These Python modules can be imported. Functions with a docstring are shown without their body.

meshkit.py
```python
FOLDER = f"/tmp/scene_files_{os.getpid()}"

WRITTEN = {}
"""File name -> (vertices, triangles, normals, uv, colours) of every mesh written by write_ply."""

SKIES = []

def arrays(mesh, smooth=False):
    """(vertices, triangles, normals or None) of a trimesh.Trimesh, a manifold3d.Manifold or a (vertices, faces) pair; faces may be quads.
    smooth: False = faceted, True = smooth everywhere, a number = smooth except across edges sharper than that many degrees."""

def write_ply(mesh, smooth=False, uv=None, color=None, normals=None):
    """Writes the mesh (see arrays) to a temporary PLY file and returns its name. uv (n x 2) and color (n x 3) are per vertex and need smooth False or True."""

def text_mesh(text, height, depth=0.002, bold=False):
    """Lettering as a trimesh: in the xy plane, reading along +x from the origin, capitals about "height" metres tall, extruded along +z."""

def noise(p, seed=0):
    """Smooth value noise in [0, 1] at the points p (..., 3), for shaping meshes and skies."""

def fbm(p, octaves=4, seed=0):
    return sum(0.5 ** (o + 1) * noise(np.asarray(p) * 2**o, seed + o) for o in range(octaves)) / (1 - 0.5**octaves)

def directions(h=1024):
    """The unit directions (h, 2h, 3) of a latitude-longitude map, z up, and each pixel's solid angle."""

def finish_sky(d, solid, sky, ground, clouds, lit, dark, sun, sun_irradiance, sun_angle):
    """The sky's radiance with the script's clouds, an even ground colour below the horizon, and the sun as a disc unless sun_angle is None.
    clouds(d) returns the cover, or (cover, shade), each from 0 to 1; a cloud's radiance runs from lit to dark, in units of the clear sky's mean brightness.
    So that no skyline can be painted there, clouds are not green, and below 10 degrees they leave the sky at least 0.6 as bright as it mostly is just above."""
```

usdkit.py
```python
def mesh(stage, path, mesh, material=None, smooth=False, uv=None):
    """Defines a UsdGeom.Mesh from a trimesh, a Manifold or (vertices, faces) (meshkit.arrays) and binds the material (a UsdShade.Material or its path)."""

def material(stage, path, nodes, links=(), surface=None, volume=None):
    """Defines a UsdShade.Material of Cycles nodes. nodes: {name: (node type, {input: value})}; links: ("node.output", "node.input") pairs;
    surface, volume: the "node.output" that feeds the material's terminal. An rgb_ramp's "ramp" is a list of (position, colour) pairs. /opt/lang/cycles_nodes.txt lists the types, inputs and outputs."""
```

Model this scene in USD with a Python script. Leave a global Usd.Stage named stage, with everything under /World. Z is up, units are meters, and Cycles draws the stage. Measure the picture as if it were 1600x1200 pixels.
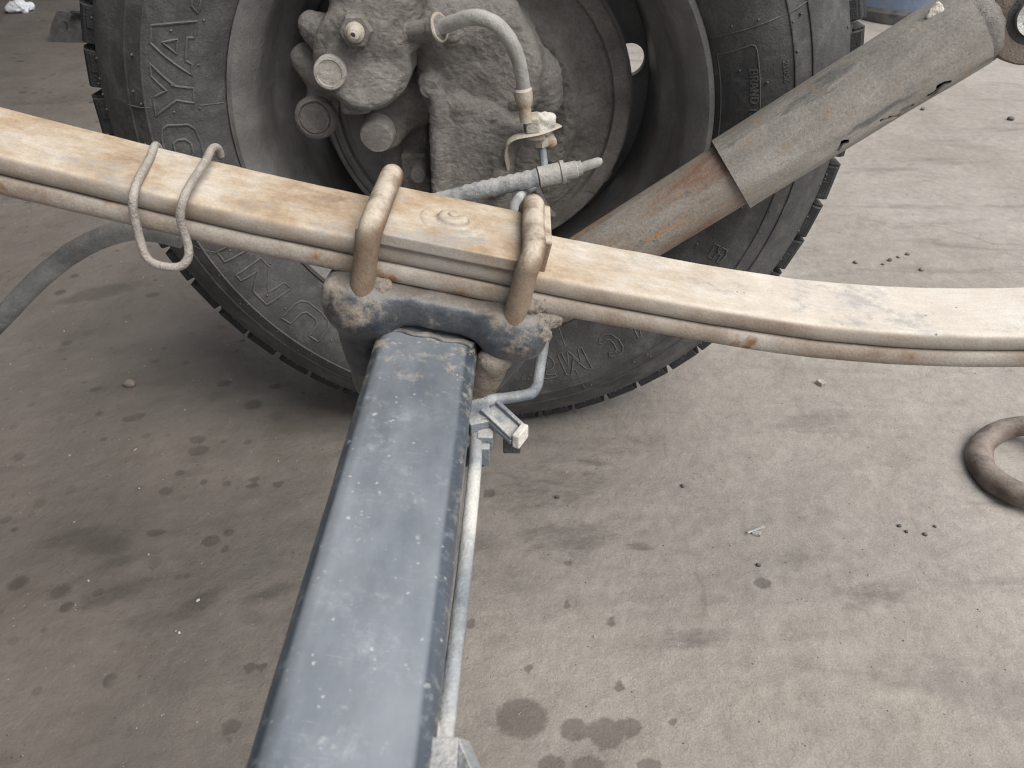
import math, random
import numpy as np, trimesh, manifold3d, usdkit, meshkit
from scipy.interpolate import PchipInterpolator, CubicSpline
from scipy.spatial import cKDTree
from pxr import Usd, UsdGeom, UsdLux, UsdShade, Sdf, Gf

stage = Usd.Stage.CreateInMemory()
UsdGeom.SetStageUpAxis(stage, UsdGeom.Tokens.z)
UsdGeom.SetStageMetersPerUnit(stage, 1.0)
UsdGeom.Xform.Define(stage, '/World')
UsdGeom.Scope.Define(stage, '/World/Looks')
rng = np.random.default_rng(7)
random.seed(7)

# ------------------------------------------------------------------ camera, sky, sun
HUB = 0.395                      # wheel centre above the ground; all builders below work from the wheel centre
FPX, EYE = 1188.7, np.array([0.0587, -0.7818, 0.2543])
PITCH, YAW = 0.6310, -0.0211
FW = np.array([math.sin(YAW) * math.cos(PITCH), math.cos(YAW) * math.cos(PITCH), -math.sin(PITCH)])
RT = np.cross(FW, [0, 0, 1]); RT /= np.linalg.norm(RT)
UP = np.cross(RT, FW)
cam = UsdGeom.Camera.Define(stage, '/World/Camera')
M = Gf.Matrix4d(*RT, 0, *UP, 0, *(-FW), 0, EYE[0], EYE[1], EYE[2] + HUB, 1)
cam.AddTransformOp().Set(M)
cam.CreateHorizontalApertureAttr(36.0); cam.CreateVerticalApertureAttr(27.0)
FOC = 36 * FPX / 1600
cam.CreateFocalLengthAttr(FOC)
cam.CreateClippingRangeAttr(Gf.Vec2f(0.01, 200))
cam.CreateFocusDistanceAttr(0.72); cam.CreateFStopAttr(FOC / 1.5)
cam.CreateExposureAttr(1.30)

SUN_DIR = np.array([0.55, -0.42, 0.95]); SUN_DIR /= np.linalg.norm(SUN_DIR)
SUN_EL, SUN_ROT = math.asin(SUN_DIR[2]), math.atan2(SUN_DIR[0], SUN_DIR[1])
sky = usdkit.material(stage, '/World/Looks/sky', {
    's': ('sky_texture', dict(sky_type='single_scattering', sun_disc=False, sun_elevation=SUN_EL, sun_rotation=SUN_ROT, aerosol_density=2.0)),
    'tc': ('texture_coordinate', {}),
    'n': ('noise_texture', dict(scale=2.2, detail=5.0, roughness=0.55)),
    'r': ('rgb_ramp', dict(ramp=[(0.25, (2.6, 2.7, 2.9)), (0.75, (4.6, 4.65, 4.7))])),
    'm': ('mix', dict(fac=0.82)),
    'b': ('background_shader', dict(strength=0.105))},
    [('tc.generated', 'n.vector'), ('n.fac', 'r.fac'), ('s.color', 'm.color1'), ('r.color', 'm.color2'), ('m.color', 'b.color')], surface='b.background')
dome = UsdLux.DomeLight.Define(stage, '/World/sky_dome')
UsdShade.MaterialBindingAPI.Apply(dome.GetPrim()).Bind(sky)
sun = UsdLux.DistantLight.Define(stage, '/World/sun')
sun.CreateIntensityAttr(0.40); sun.CreateAngleAttr(45.0); sun.CreateNormalizeAttr(True); sun.CreateColorAttr(Gf.Vec3f(1, 0.965, 0.91))
zx = SUN_DIR; xx = np.cross([0, 0, 1], zx); xx /= np.linalg.norm(xx); yx = np.cross(zx, xx)
sun.AddTransformOp().Set(Gf.Matrix4d(*xx, 0, *yx, 0, *zx, 0, 0, 0, 6, 1))

# ------------------------------------------------------------------ helpers: measuring sight lines of the photograph
def sight(px, py): return FW + RT * (px - 800) / FPX - UP * (py - 600) / FPX
def atY(px, py, Y):
    d = sight(px, py); return EYE + d * (Y - EYE[1]) / d[1]
def atZ(px, py, Z=-HUB):
    d = sight(px, py); return EYE + d * (Z - EYE[2]) / d[2]

TAU = math.radians(12.0)                          # the axle is rolled about its own length
CS, SN = math.cos(TAU), math.sin(TAU)
def ax(s, y, h):                                  # spring/axle frame -> hub frame
    return np.array([0.011 + s * CS + h * SN, y, 0.031 - s * SN + h * CS])
def axv(v): return np.column_stack([0.011 + v[:, 0] * CS + v[:, 2] * SN, v[:, 1], 0.031 - v[:, 0] * SN + v[:, 2] * CS])
def inv_ax(p): 
    dx, dz = p[..., 0] - 0.011, p[..., 2] - 0.031
    return np.stack([dx * CS - dz * SN, p[..., 1], dx * SN + dz * CS], -1)

# ------------------------------------------------------------------ helpers: things and parts
used, things = {}, []
def numbered(parent, name):
    k = (parent, name); n = used.get(k, 0); used[k] = n + 1
    return name if n == 0 else f'{name}_{n:03d}'
class Node:
    def __init__(s, name, mesh=None, mat=None, smooth=35, parent=None, colors=None):
        s.kids, s.mesh, s.mat, s.smooth, s.data, s.colors = [], mesh, mat, smooth, {}, colors
        s.name = numbered(id(parent) if parent else 0, name)
        (parent.kids if parent else things).append(s)
    def part(s, name, mesh, mat, smooth=35, label=None, kind=None):
        n = Node(name, mesh, mat, smooth, s)
        if label: n.data['label'] = label
        if kind: n.data['kind'] = kind
        return n
def thing(name, label, cat, mesh=None, mat=None, smooth=35, group=None, kind=None, colors=None):
    n = Node(name, mesh, mat, smooth, None, colors)
    if label: n.data['label'] = label
    if cat: n.data['category'] = cat
    if group: n.data['group'] = group
    if kind: n.data['kind'] = kind
    return n
def tm(m):
    if isinstance(m, (tuple, list)) and not isinstance(m[0], (trimesh.Trimesh,)) and len(m) == 2:
        v, f = np.asarray(m[0], float), np.asarray(m[1], int)
        if f.shape[1] == 4: f = np.vstack([f[:, [0, 1, 2]], f[:, [0, 2, 3]]])
        return trimesh.Trimesh(v, f, process=False)
    if hasattr(m, 'to_mesh'):
        q = m.to_mesh(); return trimesh.Trimesh(q.vert_properties[:, :3], q.tri_verts, process=False)
    if isinstance(m, (list, tuple)): return trimesh.util.concatenate([tm(x) for x in m])
    return m
def write(n, path, base):
    p = f'{path}/{n.name}'
    if n.mesh is not None:
        m = tm(n.mesh).copy(); m.vertices = m.vertices - base + (0 if path != '/World' else 0)
        prim = usdkit.mesh(stage, p, m, n.mat, smooth=n.smooth).GetPrim()
        if n.colors is not None:
            UsdGeom.PrimvarsAPI(prim).CreatePrimvar('stain_shade', Sdf.ValueTypeNames.Float3Array, 'vertex').Set([Gf.Vec3f(*map(float, c)) for c in n.colors])
    else:
        prim = UsdGeom.Xform.Define(stage, p).GetPrim()
    for k, v in n.data.items(): prim.SetCustomDataByKey(k, v)
    for k in n.kids: write(k, p, base)
    return prim
def allv(n):
    out = [tm(n.mesh).vertices] if n.mesh is not None else []
    for k in n.kids: out += allv(k)
    return out
def finish():
    for n in things:
        v = np.vstack(allv(n))
        lo, hi = v.min(0), v.max(0)
        base = np.array([(lo[0] + hi[0]) / 2, (lo[1] + hi[1]) / 2, lo[2]])
        if n.data.get('kind') == 'structure': base = np.zeros(3)
        prim = write(n, '/World', base)
        UsdGeom.Xformable(prim).AddTranslateOp().Set(Gf.Vec3d(*(base + [0, 0, HUB])))

# ------------------------------------------------------------------ helpers: shapes
def spline(pts, n=None, step=0.004, closed=False):
    p = np.asarray(pts, float)
    if closed: p = np.vstack([p, p[:1]])
    t = np.r_[0, np.cumsum(np.sqrt(np.linalg.norm(np.diff(p, axis=0), axis=1)))]
    cs = CubicSpline(t, p, bc_type='periodic' if closed else 'natural')
    L = np.linalg.norm(np.diff(p, axis=0), axis=1).sum()
    n = n or max(8, int(L / step))
    q = cs(np.linspace(0, t[-1], n + 1))
    return q[:-1] if closed else q
def fillet(pts, r, n=6):
    """Polyline with its inner corners rounded."""
    p = [np.asarray(x, float) for x in pts]; out = [p[0]]
    for a, b, c in zip(p, p[1:], p[2:]):
        u, w = a - b, c - b; lu, lw = np.linalg.norm(u), np.linalg.norm(w)
        k = min(r, lu * .45, lw * .45); A, C = b + u / lu * k, b + w / lw * k
        for t in np.linspace(0, 1, n): out.append((1 - t) ** 2 * A + 2 * t * (1 - t) * b + t * t * C)
    out.append(p[-1]); return np.array(out)
def tube(pts, r, n=14, closed=False, bump=0.0, seed=0, aspect=1.0):
    p = np.asarray(pts, float); m = len(p); r = np.broadcast_to(r, (m,)).astype(float)
    t = np.roll(p, -1, 0) - np.roll(p, 1, 0) if closed else np.gradient(p, axis=0)
    t /= np.maximum(np.linalg.norm(t, axis=1, keepdims=True), 1e-12)
    a = np.array([0, 0, 1.0]) if abs(t[0][2]) < .9 else np.array([1.0, 0, 0])
    u = np.cross(t[0], a); u /= np.linalg.norm(u); U = [u]
    for i in range(1, m):
        u = U[-1] - t[i] * (U[-1] @ t[i]); U.append(u / np.linalg.norm(u))
    U = np.array(U); W = np.cross(t, U)
    if closed:
        pass
    th = np.linspace(0, 2 * np.pi, n, endpoint=False)
    v = p[:, None] + r[:, None, None] * (np.cos(th)[None, :, None] * U[:, None] + aspect * np.sin(th)[None, :, None] * W[:, None])
    if bump:
        d = (meshkit.fbm(v.reshape(-1, 3) * 120, 3, seed) - .5).reshape(m, n, 1) * 2 * bump
        v = v + d * (v - p[:, None]) / r[:, None, None]
    v = v.reshape(-1, 3); f = []
    for i in range(m if closed else m - 1):
        j = (i + 1) % m
        for k in range(n):
            l = (k + 1) % n; f += [(i * n + k, j * n + l, j * n + k), (i * n + k, i * n + l, j * n + l)]
    if not closed:
        v = np.vstack([v, p[0] , p[-1]]); c0, c1 = len(v) - 2, len(v) - 1
        for k in range(n):
            l = (k + 1) % n; f += [(c0, l, k), (c1, (m - 1) * n + k, (m - 1) * n + l)]
    T = trimesh.Trimesh(v, f, process=False)
    if T.volume < 0: T.invert()
    return T
def frame(d):
    d = np.asarray(d, float) / np.linalg.norm(d)
    a = np.array([0, 0, 1.0]) if abs(d[2]) < .9 else np.array([1.0, 0, 0])
    x = np.cross(a, d); x /= np.linalg.norm(x); return np.column_stack([x, np.cross(d, x), d])
def lathe(profile, origin, axis, n=32, closed_profile=False, ang=None):
    """profile: (radius, along-axis) pairs."""
    p = np.asarray(profile, float); R = frame(axis)
    th = np.linspace(0, 2 * np.pi, n, endpoint=False)
    v = np.stack([p[:, None, 0] * np.cos(th), p[:, None, 0] * np.sin(th), np.broadcast_to(p[:, None, 1], (len(p), n))], -1).reshape(-1, 3)
    f = []; m = len(p)
    for i in range(m if closed_profile else m - 1):
        j = (i + 1) % m
        for k in range(n):
            l = (k + 1) % n; f += [(i * n + k, i * n + l, j * n + l), (i * n + k, j * n + l, j * n + k)]
    T = trimesh.Trimesh(v @ R.T + origin, f, process=False)
    T.merge_vertices(digits_vertex=7)
    T.update_faces(T.nondegenerate_faces())
    return T
def ylathe(profile, n=96, closed=False):
    """profile (r, y) about the wheel axis; facing -y."""
    p = np.asarray(profile, float); th = np.linspace(0, 2 * np.pi, n, endpoint=False); m = len(p)
    v = np.stack([p[:, None, 0] * np.cos(th), np.broadcast_to(p[:, None, 1], (m, n)), p[:, None, 0] * np.sin(th)], -1).reshape(-1, 3)
    i, k = np.meshgrid(np.arange(m if closed else m - 1), np.arange(n), indexing='ij'); j = (i + 1) % m; l = (k + 1) % n
    f = np.stack([i * n + k, j * n + k, j * n + l, i * n + l], -1).reshape(-1, 4)
    f = np.vstack([f[:, [0, 1, 2]], f[:, [0, 2, 3]]])
    return trimesh.Trimesh(v, f, process=False)
def rbox(size, r=0.002, seg=3):
    """Rounded box about the origin: hull of corner spheres."""
    s = np.asarray(size, float) / 2 - r; b = trimesh.creation.icosphere(seg - 1, r).vertices
    c = np.array([[x, y, z] for x in (-1, 1) for y in (-1, 1) for z in (-1, 1)]) * s
    return trimesh.convex.convex_hull((c[:, None] + b[None]).reshape(-1, 3))
def placed(m, origin, R=None):
    m = tm(m).copy(); v = m.vertices
    if R is not None: v = v @ np.asarray(R).T
    m.vertices = v + origin; return m
def hexnut(origin, axis, r, h, n=6):
    return lathe([(0, 0), (r, 0), (r, h * .85), (r * .9, h), (0, h)], origin, axis, n)
def surface_net(fun, lo, hi, step):
    """Mesh of the zero level of a distance field (negative inside), by naive surface nets."""
    lo, hi = np.asarray(lo, float), np.asarray(hi, float); n = np.ceil((hi - lo) / step).astype(int) + 1
    g = np.stack(np.meshgrid(*[lo[k] + step * np.arange(n[k]) for k in range(3)], indexing='ij'), -1)
    d = fun(g.reshape(-1, 3)).reshape(n)
    s = d < 0; cell = np.zeros(n - 1); cnt = np.zeros(n - 1); pos = np.zeros((*(n - 1), 3))
    off = [np.array(o) for o in np.ndindex(2, 2, 2)]
    sl = lambda o: tuple(slice(o[k], n[k] - 1 + o[k]) for k in range(3))
    for a in off:
        for b in off:
            if (b - a).sum() == 1 and (b - a).min() == 0:
                da, db = d[sl(a)], d[sl(b)]; x = (da < 0) != (db < 0)
                t = np.where(x, da / np.where(x, da - db, 1), 0)
                pos += x[..., None] * (a + t[..., None] * (b - a)); cnt += x
    act = cnt > 0; idx = -np.ones(n - 1, int); idx[act] = np.arange(act.sum())
    base = np.stack(np.nonzero(act), -1)
    v = lo + step * (base + pos[act] / cnt[act][:, None]); F = []
    for k in range(3):
        e = np.zeros(3, int); e[k] = 1
        a = d[tuple(slice(0, n[q] - e[q]) for q in range(3))]; b = d[tuple(slice(e[q], n[q]) for q in range(3))]
        x = np.stack(np.nonzero((a < 0) != (b < 0)), -1)
        k1, k2 = (k + 1) % 3, (k + 2) % 3
        ok = (x[:, k1] > 0) & (x[:, k2] > 0) & (x[:, k1] < n[k1] - 1) & (x[:, k2] < n[k2] - 1); x = x[ok]
        e1 = np.zeros(3, int); e1[k1] = 1; e2 = np.zeros(3, int); e2[k2] = 1
        q = np.stack([idx[tuple((x - o).T)] for o in (e1 + e2, e2, 0 * e1, e1)], -1)
        neg = d[tuple(x.T)] < 0
        q[~neg] = q[~neg][:, ::-1]; F.append(q)
    F = np.vstack(F); return trimesh.Trimesh(v, np.vstack([F[:, [0, 1, 2]], F[:, [0, 2, 3]]]), process=False)
def sd_cap(p, a, b, ra, rb=None):
    a, b = np.asarray(a, float), np.asarray(b, float); rb = ra if rb is None else rb
    ab = b - a; t = np.clip(((p - a) @ ab) / (ab @ ab), 0, 1)
    return np.linalg.norm(p - a - t[:, None] * ab, axis=1) - (ra + t * (rb - ra))
def sd_cyl(p, a, b, r, rd=0.002):
    a, b = np.asarray(a, float), np.asarray(b, float); ab = b - a; L = np.linalg.norm(ab); u = ab / L
    t = (p - a) @ u; q = np.linalg.norm(p - a - t[:, None] * u, axis=1) - r + rd; z = np.abs(t - L / 2) - L / 2 + rd
    return np.minimum(np.maximum(q, z), 0) + np.hypot(np.maximum(q, 0), np.maximum(z, 0)) - rd
def sd_box(p, c, half, R=None, rd=0.003):
    q = p - np.asarray(c); q = q @ np.asarray(R) if R is not None else q
    q = np.abs(q) - np.asarray(half) + rd
    return np.linalg.norm(np.maximum(q, 0), axis=1) + np.minimum(q.max(1), 0) - rd
def smin(k, *ds):
    out = ds[0]
    for d in ds[1:]:
        h = np.clip(.5 + .5 * (d - out) / k, 0, 1); out = d * (1 - h) + out * h - k * h * (1 - h)
    return out
def lumps(m, amp, scale, seed=0, oct=4):
    m = tm(m).copy(); m.vertices = m.vertices + m.vertex_normals * ((meshkit.fbm(m.vertices * scale, oct, seed) - .5) * 2 * amp)[:, None]
    return m

# ------------------------------------------------------------------ materials
class G:
    def __init__(s): s.n, s.l, s.k = {}, [], 0
    def add(s, kind, links=None, **inp):
        s.k += 1; name = f'n{s.k}'; s.n[name] = (kind, inp)
        for sock, src in (links or {}).items(): s.l.append((src, f'{name}.{sock}'))
        return name
    def pos(s, scale=(1, 1, 1), rot=(0, 0, 0)):
        g = s.add('geometry')
        if scale == (1, 1, 1) and rot == (0, 0, 0): return f'{g}.position'
        m = s.add('mapping', {'vector': f'{g}.position'}, scale=scale, rotation=rot); return f'{m}.vector'
    def noise(s, v, scale, detail=4, rough=.55, dist=0.0):
        return s.add('noise_texture', {'vector': v}, scale=scale, detail=float(detail), roughness=rough, distortion=dist) + '.fac'
    def voro(s, v, scale, feature='f1', rand=1.0):
        return s.add('voronoi_texture', {'vector': v}, scale=scale, feature=feature, randomness=rand)
    def ramp(s, f, stops): return s.add('rgb_ramp', {'fac': f}, ramp=stops) + '.color'
    def step(s, f, a, b, lo=0.0, hi=1.0): return s.add('map_range', {'value': f}, range_type='smoothstep', from_min=a, from_max=b, to_min=lo, to_max=hi, clamp=True) + '.result'
    def mul(s, a, b): 
        return s.math('multiply', a, b)
    def math(s, t, a, b=None):
        inp, ln = {}, {}
        for k, x in (('value1', a), ('value2', b)):
            if isinstance(x, str): ln[k] = x
            elif x is not None: inp[k] = float(x)
        return s.add('math', ln, math_type=t, **inp) + '.value'
    def mix(s, fac, c1, c2, t='mix'):
        inp, ln = {}, {}
        for k, x in (('fac', fac), ('color1', c1), ('color2', c2)):
            if isinstance(x, str): ln[k] = x
            else: inp[k] = x if k != 'fac' else float(x)
        return s.add('mix', ln, mix_type=t, **inp) + '.color'
    def bump(s, h, dist, strength=1.0, normal=None):
        ln = {'height': h}
        if normal: ln['normal'] = normal
        return s.add('bump', ln, distance=dist, strength=strength) + '.normal'
    def up(s):                                    # how far a face looks up: where dust can lie
        g = s.add('geometry'); x = s.add('separate_xyz', {'vector': f'{g}.normal'}); return f'{x}.z'
    def done(s, name, color, rough=.8, normal=None, metallic=0.0, spec=.5, **kw):
        inp, ln = dict(metallic=metallic, specular_ior_level=spec, **kw), {}
        for k, x in (('base_color', color), ('roughness', rough)):
            if isinstance(x, str): ln[k] = x
            else: inp[k] = x
        if normal: ln['normal'] = normal
        p = s.add('principled_bsdf', ln, **inp)
        return usdkit.material(stage, f'/World/Looks/{name}', s.n, s.l, surface=f'{p}.BSDF')
def dusty(name, stops, scale=25, dust=(.42, .38, .33), dust_amt=.5, dust_up=(.2, .95), rough=.75, metallic=0.0, fine=600, bump=.0006, spec=.35, spots=None, stretch=(1, 1, 1), rot=(0, 0, 0), rust=None):
    g = G(); v = g.pos(stretch, rot); w = g.pos()
    base = g.ramp(g.noise(v, scale, 6, .6), stops)
    if rust:
        base = g.mix(g.step(g.noise(v, rust[1], 4, .6), rust[2], rust[2] + .12), base, rust[0])
    f = g.step(g.up(), *dust_up); f = g.mul(f, g.step(g.noise(w, scale * 1.7, 5, .65), .30, .62)); f = g.mul(f, dust_amt)
    c = g.mix(f, base, dust)
    fn = g.noise(w, fine, 3, .6)
    c = g.mix(.35, c, g.ramp(fn, [(.25, (.25, .25, .25)), (.75, (.75, .75, .75))]), 'overlay')
    if spots:
        vo = g.voro(w, spots[0]); m = g.step(vo + '.distance', spots[1] * 1.2, spots[1] * .5)
        m = g.mul(m, g.step(g.noise(w, spots[0] * .35, 2), .45, .6)); c = g.mix(m, c, spots[2])
    n = g.bump(fn, bump)
    n = g.bump(g.noise(w, scale * 5, 5, .6), bump * 3, .6, n)
    return g.done(name, c, rough, n, metallic, spec)

def ground_mat():
    g = G(); v = g.pos()
    base = g.ramp(g.noise(v, 2.2, 7, .62), [(.28, (.225, .199, .173)), (.5, (.295, .268, .238)), (.72, (.35, .324, .293))])
    streak = g.noise(g.pos((1.1, 5.0, 1), (0, 0, -.35)), 3.0, 5, .6, .6)
    base = g.mix(g.step(streak, .53, .72, 0, .55), base, (.16, .148, .135))
    base = g.mix(g.step(g.noise(v, 9, 4), .55, .75, 0, .35), base, (.34, .30, .255))
    fine = g.noise(v, 520, 6, .8); mid = g.noise(v, 60, 5, .6)
    base = g.mix(.62, base, g.ramp(fine, [(.3, (.28, .28, .28)), (.7, (.72, .72, .72))]), 'overlay')
    base = g.mix(.35, base, g.ramp(mid, [(.3, (.35, .35, .35)), (.7, (.65, .65, .65))]), 'overlay')
    at = g.add('attribute', attribute='stain_shade'); sx = g.add('separate_xyz', {'vector': f'{at}.vector'})
    soil_shade = g.step(g.math('add', f'{sx}.z', g.math('multiply', g.math('subtract', g.noise(v, 4.5, 6, .65), .5), .9)), .15, .95, 0, .88)
    base = g.mix(soil_shade, base, g.ramp(g.noise(v, 6, 6, .6), [(.3, (.108, .093, .081)), (.7, (.162, .142, .125))]))
    edge = g.math('add', f'{sx}.x', g.math('multiply', g.math('subtract', g.noise(v, 150, 4, .7), .5), .5))
    base = g.mix(g.step(edge, .34, .62, 0, .58), base, (.085, .072, .062))
    edge2 = g.math('add', f'{sx}.y', g.math('multiply', g.math('subtract', g.noise(g.pos((1, 2.2, 1), (0, 0, -.3)), 26, 7, .75), .5), 1.3)); base = g.mix(g.mul(g.step(edge2, .30, .95, 0, .62), g.step(f'{sx}.y', .05, .4)), base, (.085, .074, .065))
    ck = g.add('voronoi_texture', {'vector': g.mix(.12, v, g.add('noise_texture', {'vector': v}, scale=6.0, detail=4.0) + '.color', 'add')}, scale=1.7, feature='distance_to_edge'); ckm = g.mul(g.step(ck + '.distance', .006, .001), g.step(g.noise(v, 2.3, 3), .52, .60)); base = g.mix(g.mul(ckm, .22), base, (.10, .088, .078))
    for sc_, m0, am in ((19.0, .36, .66), (37.0, .44, .6), (64.0, .50, .5)):
        vo = g.voro(v, sc_); rnd = g.add('separate_xyz', {'vector': vo + '.color'})
        dd = g.math('subtract', g.math('add', vo + '.distance', g.math('multiply', g.noise(v, 190, 4, .7), .12)), g.math('multiply', f'{rnd}.x', .27))
        m = g.mul(g.mul(g.step(dd, .12, .0), g.step(g.noise(v, 4.5 + sc_ * .07, 3), m0, m0 + .10)), g.math('multiply', f'{rnd}.y', 1.0))
        base = g.mix(g.mul(g.mul(m, soil_shade), am * 1.25), base, (.060, .051, .044))
    base = g.mix(g.step(g.noise(v, 19, 7, .75), .52, .72, 0, .30), base, (.15, .13, .112))
    vg = g.voro(v, 260.0); gm = g.step(vg + '.distance', .22, .10); gm = g.mul(gm, g.step(g.noise(v, 90, 2), .66, .72)); base = g.mix(gm, base, (.50, .47, .43))
    vd = g.voro(v, 170.0); gd = g.step(vd + '.distance', .20, .10); gd = g.mul(gd, g.step(g.noise(v, 57, 2), .60, .68)); base = g.mix(gd, base, (.06, .055, .05))
    n = g.bump(fine, .0011, .8); n = g.bump(mid, .0035, .6, n); n = g.bump(g.noise(v, 14, 5, .6), .008, .5, n)
    return g.done('packed_earth', base, .95, n, 0.0, .2)
MAT = {}
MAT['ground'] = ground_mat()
def rubber_mat():
    g = G(); v = g.pos()
    base = g.ramp(g.noise(v, 14, 6, .6), [(.3, (.038, .038, .039)), (.55, (.062, .061, .060)), (.75, (.105, .102, .098))])
    f = g.mul(g.step(g.noise(v, 40, 6, .75), .42, .7), .45); base = g.mix(f, base, (.15, .143, .133))
    fn = g.noise(v, 500, 3); base = g.mix(.4, base, g.ramp(fn, [(.3, (.3, .3, .3)), (.7, (.7, .7, .7))]), 'overlay')
    n = g.bump(fn, .0005); n = g.bump(g.noise(v, 120, 4), .0012, .6, n)
    return g.done('tyre_rubber', base, .72, n, 0.0, .35)
MAT['rubber'] = rubber_mat()
MAT['bead'] = dusty('dusty_raised_rubber', [(.3, (.062, .061, .06)), (.7, (.115, .112, .108))], 40, (.20, .19, .18), .4)
MAT['tread'] = dusty('tread_rubber', [(.3, (.016, .016, .018)), (.6, (.03, .03, .032)), (.8, (.07, .066, .06))], 60, (.25, .23, .2), .35, rough=.7)
MAT['rim'] = dusty('rim_paint', [(.3, (.095, .091, .087)), (.55, (.15, .145, .140)), (.8, (.22, .211, .20))], 22, (.24, .225, .205), .5, (-.2, .8), .5, spec=.4)
def mud_mat(name, dark, mid, light, k=1.0):
    g = G(); v = g.pos()
    base = g.ramp(g.noise(v, 30, 8, .65), [(.25, dark), (.5, mid), (.75, light)])
    fn = g.noise(v, 260, 5, .7); base = g.mix(.45, base, g.ramp(fn, [(.3, (.3, .3, .3)), (.7, (.7, .7, .7))]), 'overlay')
    f = g.mul(g.step(g.up(), .1, .9), .45); base = g.mix(f, base, light)
    cr = g.add('voronoi_texture', {'vector': g.pos()}, scale=95.0, feature='distance_to_edge'); cm = g.step(cr + '.distance', 0.0, .045)
    cm2 = g.math('maximum', cm, g.step(g.noise(v, 26, 3), .60, .50, 1.0, .0)); cm2 = g.math('maximum', cm2, .35)
    n = g.bump(fn, .0034 * k, 1.0); n = g.bump(g.noise(g.pos((1, 1, 1.6), (0, .5, 0)), 110, 7, .75), .0075 * k, 1.0, n); n = g.bump(cm2, .0012 * k, .5, n)
    return g.done(name, base, .97, n, 0.0, .15)
MAT['mud'] = mud_mat('dried_mud', (.19, .171, .154), (.315, .291, .268), (.44, .412, .382))
MAT['mud_pale'] = mud_mat('pale_mud', (.27, .245, .215), (.40, .37, .335), (.50, .475, .44), .45)
MAT['mud_dark'] = mud_mat('darker_mud', (.17, .154, .139), (.28, .258, .236), (.385, .36, .332))  # same mud in slightly darker tones
MAT['mud_tan'] = mud_mat('tan_mud', (.22, .185, .15), (.32, .275, .23), (.44, .39, .335), .8)
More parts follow.
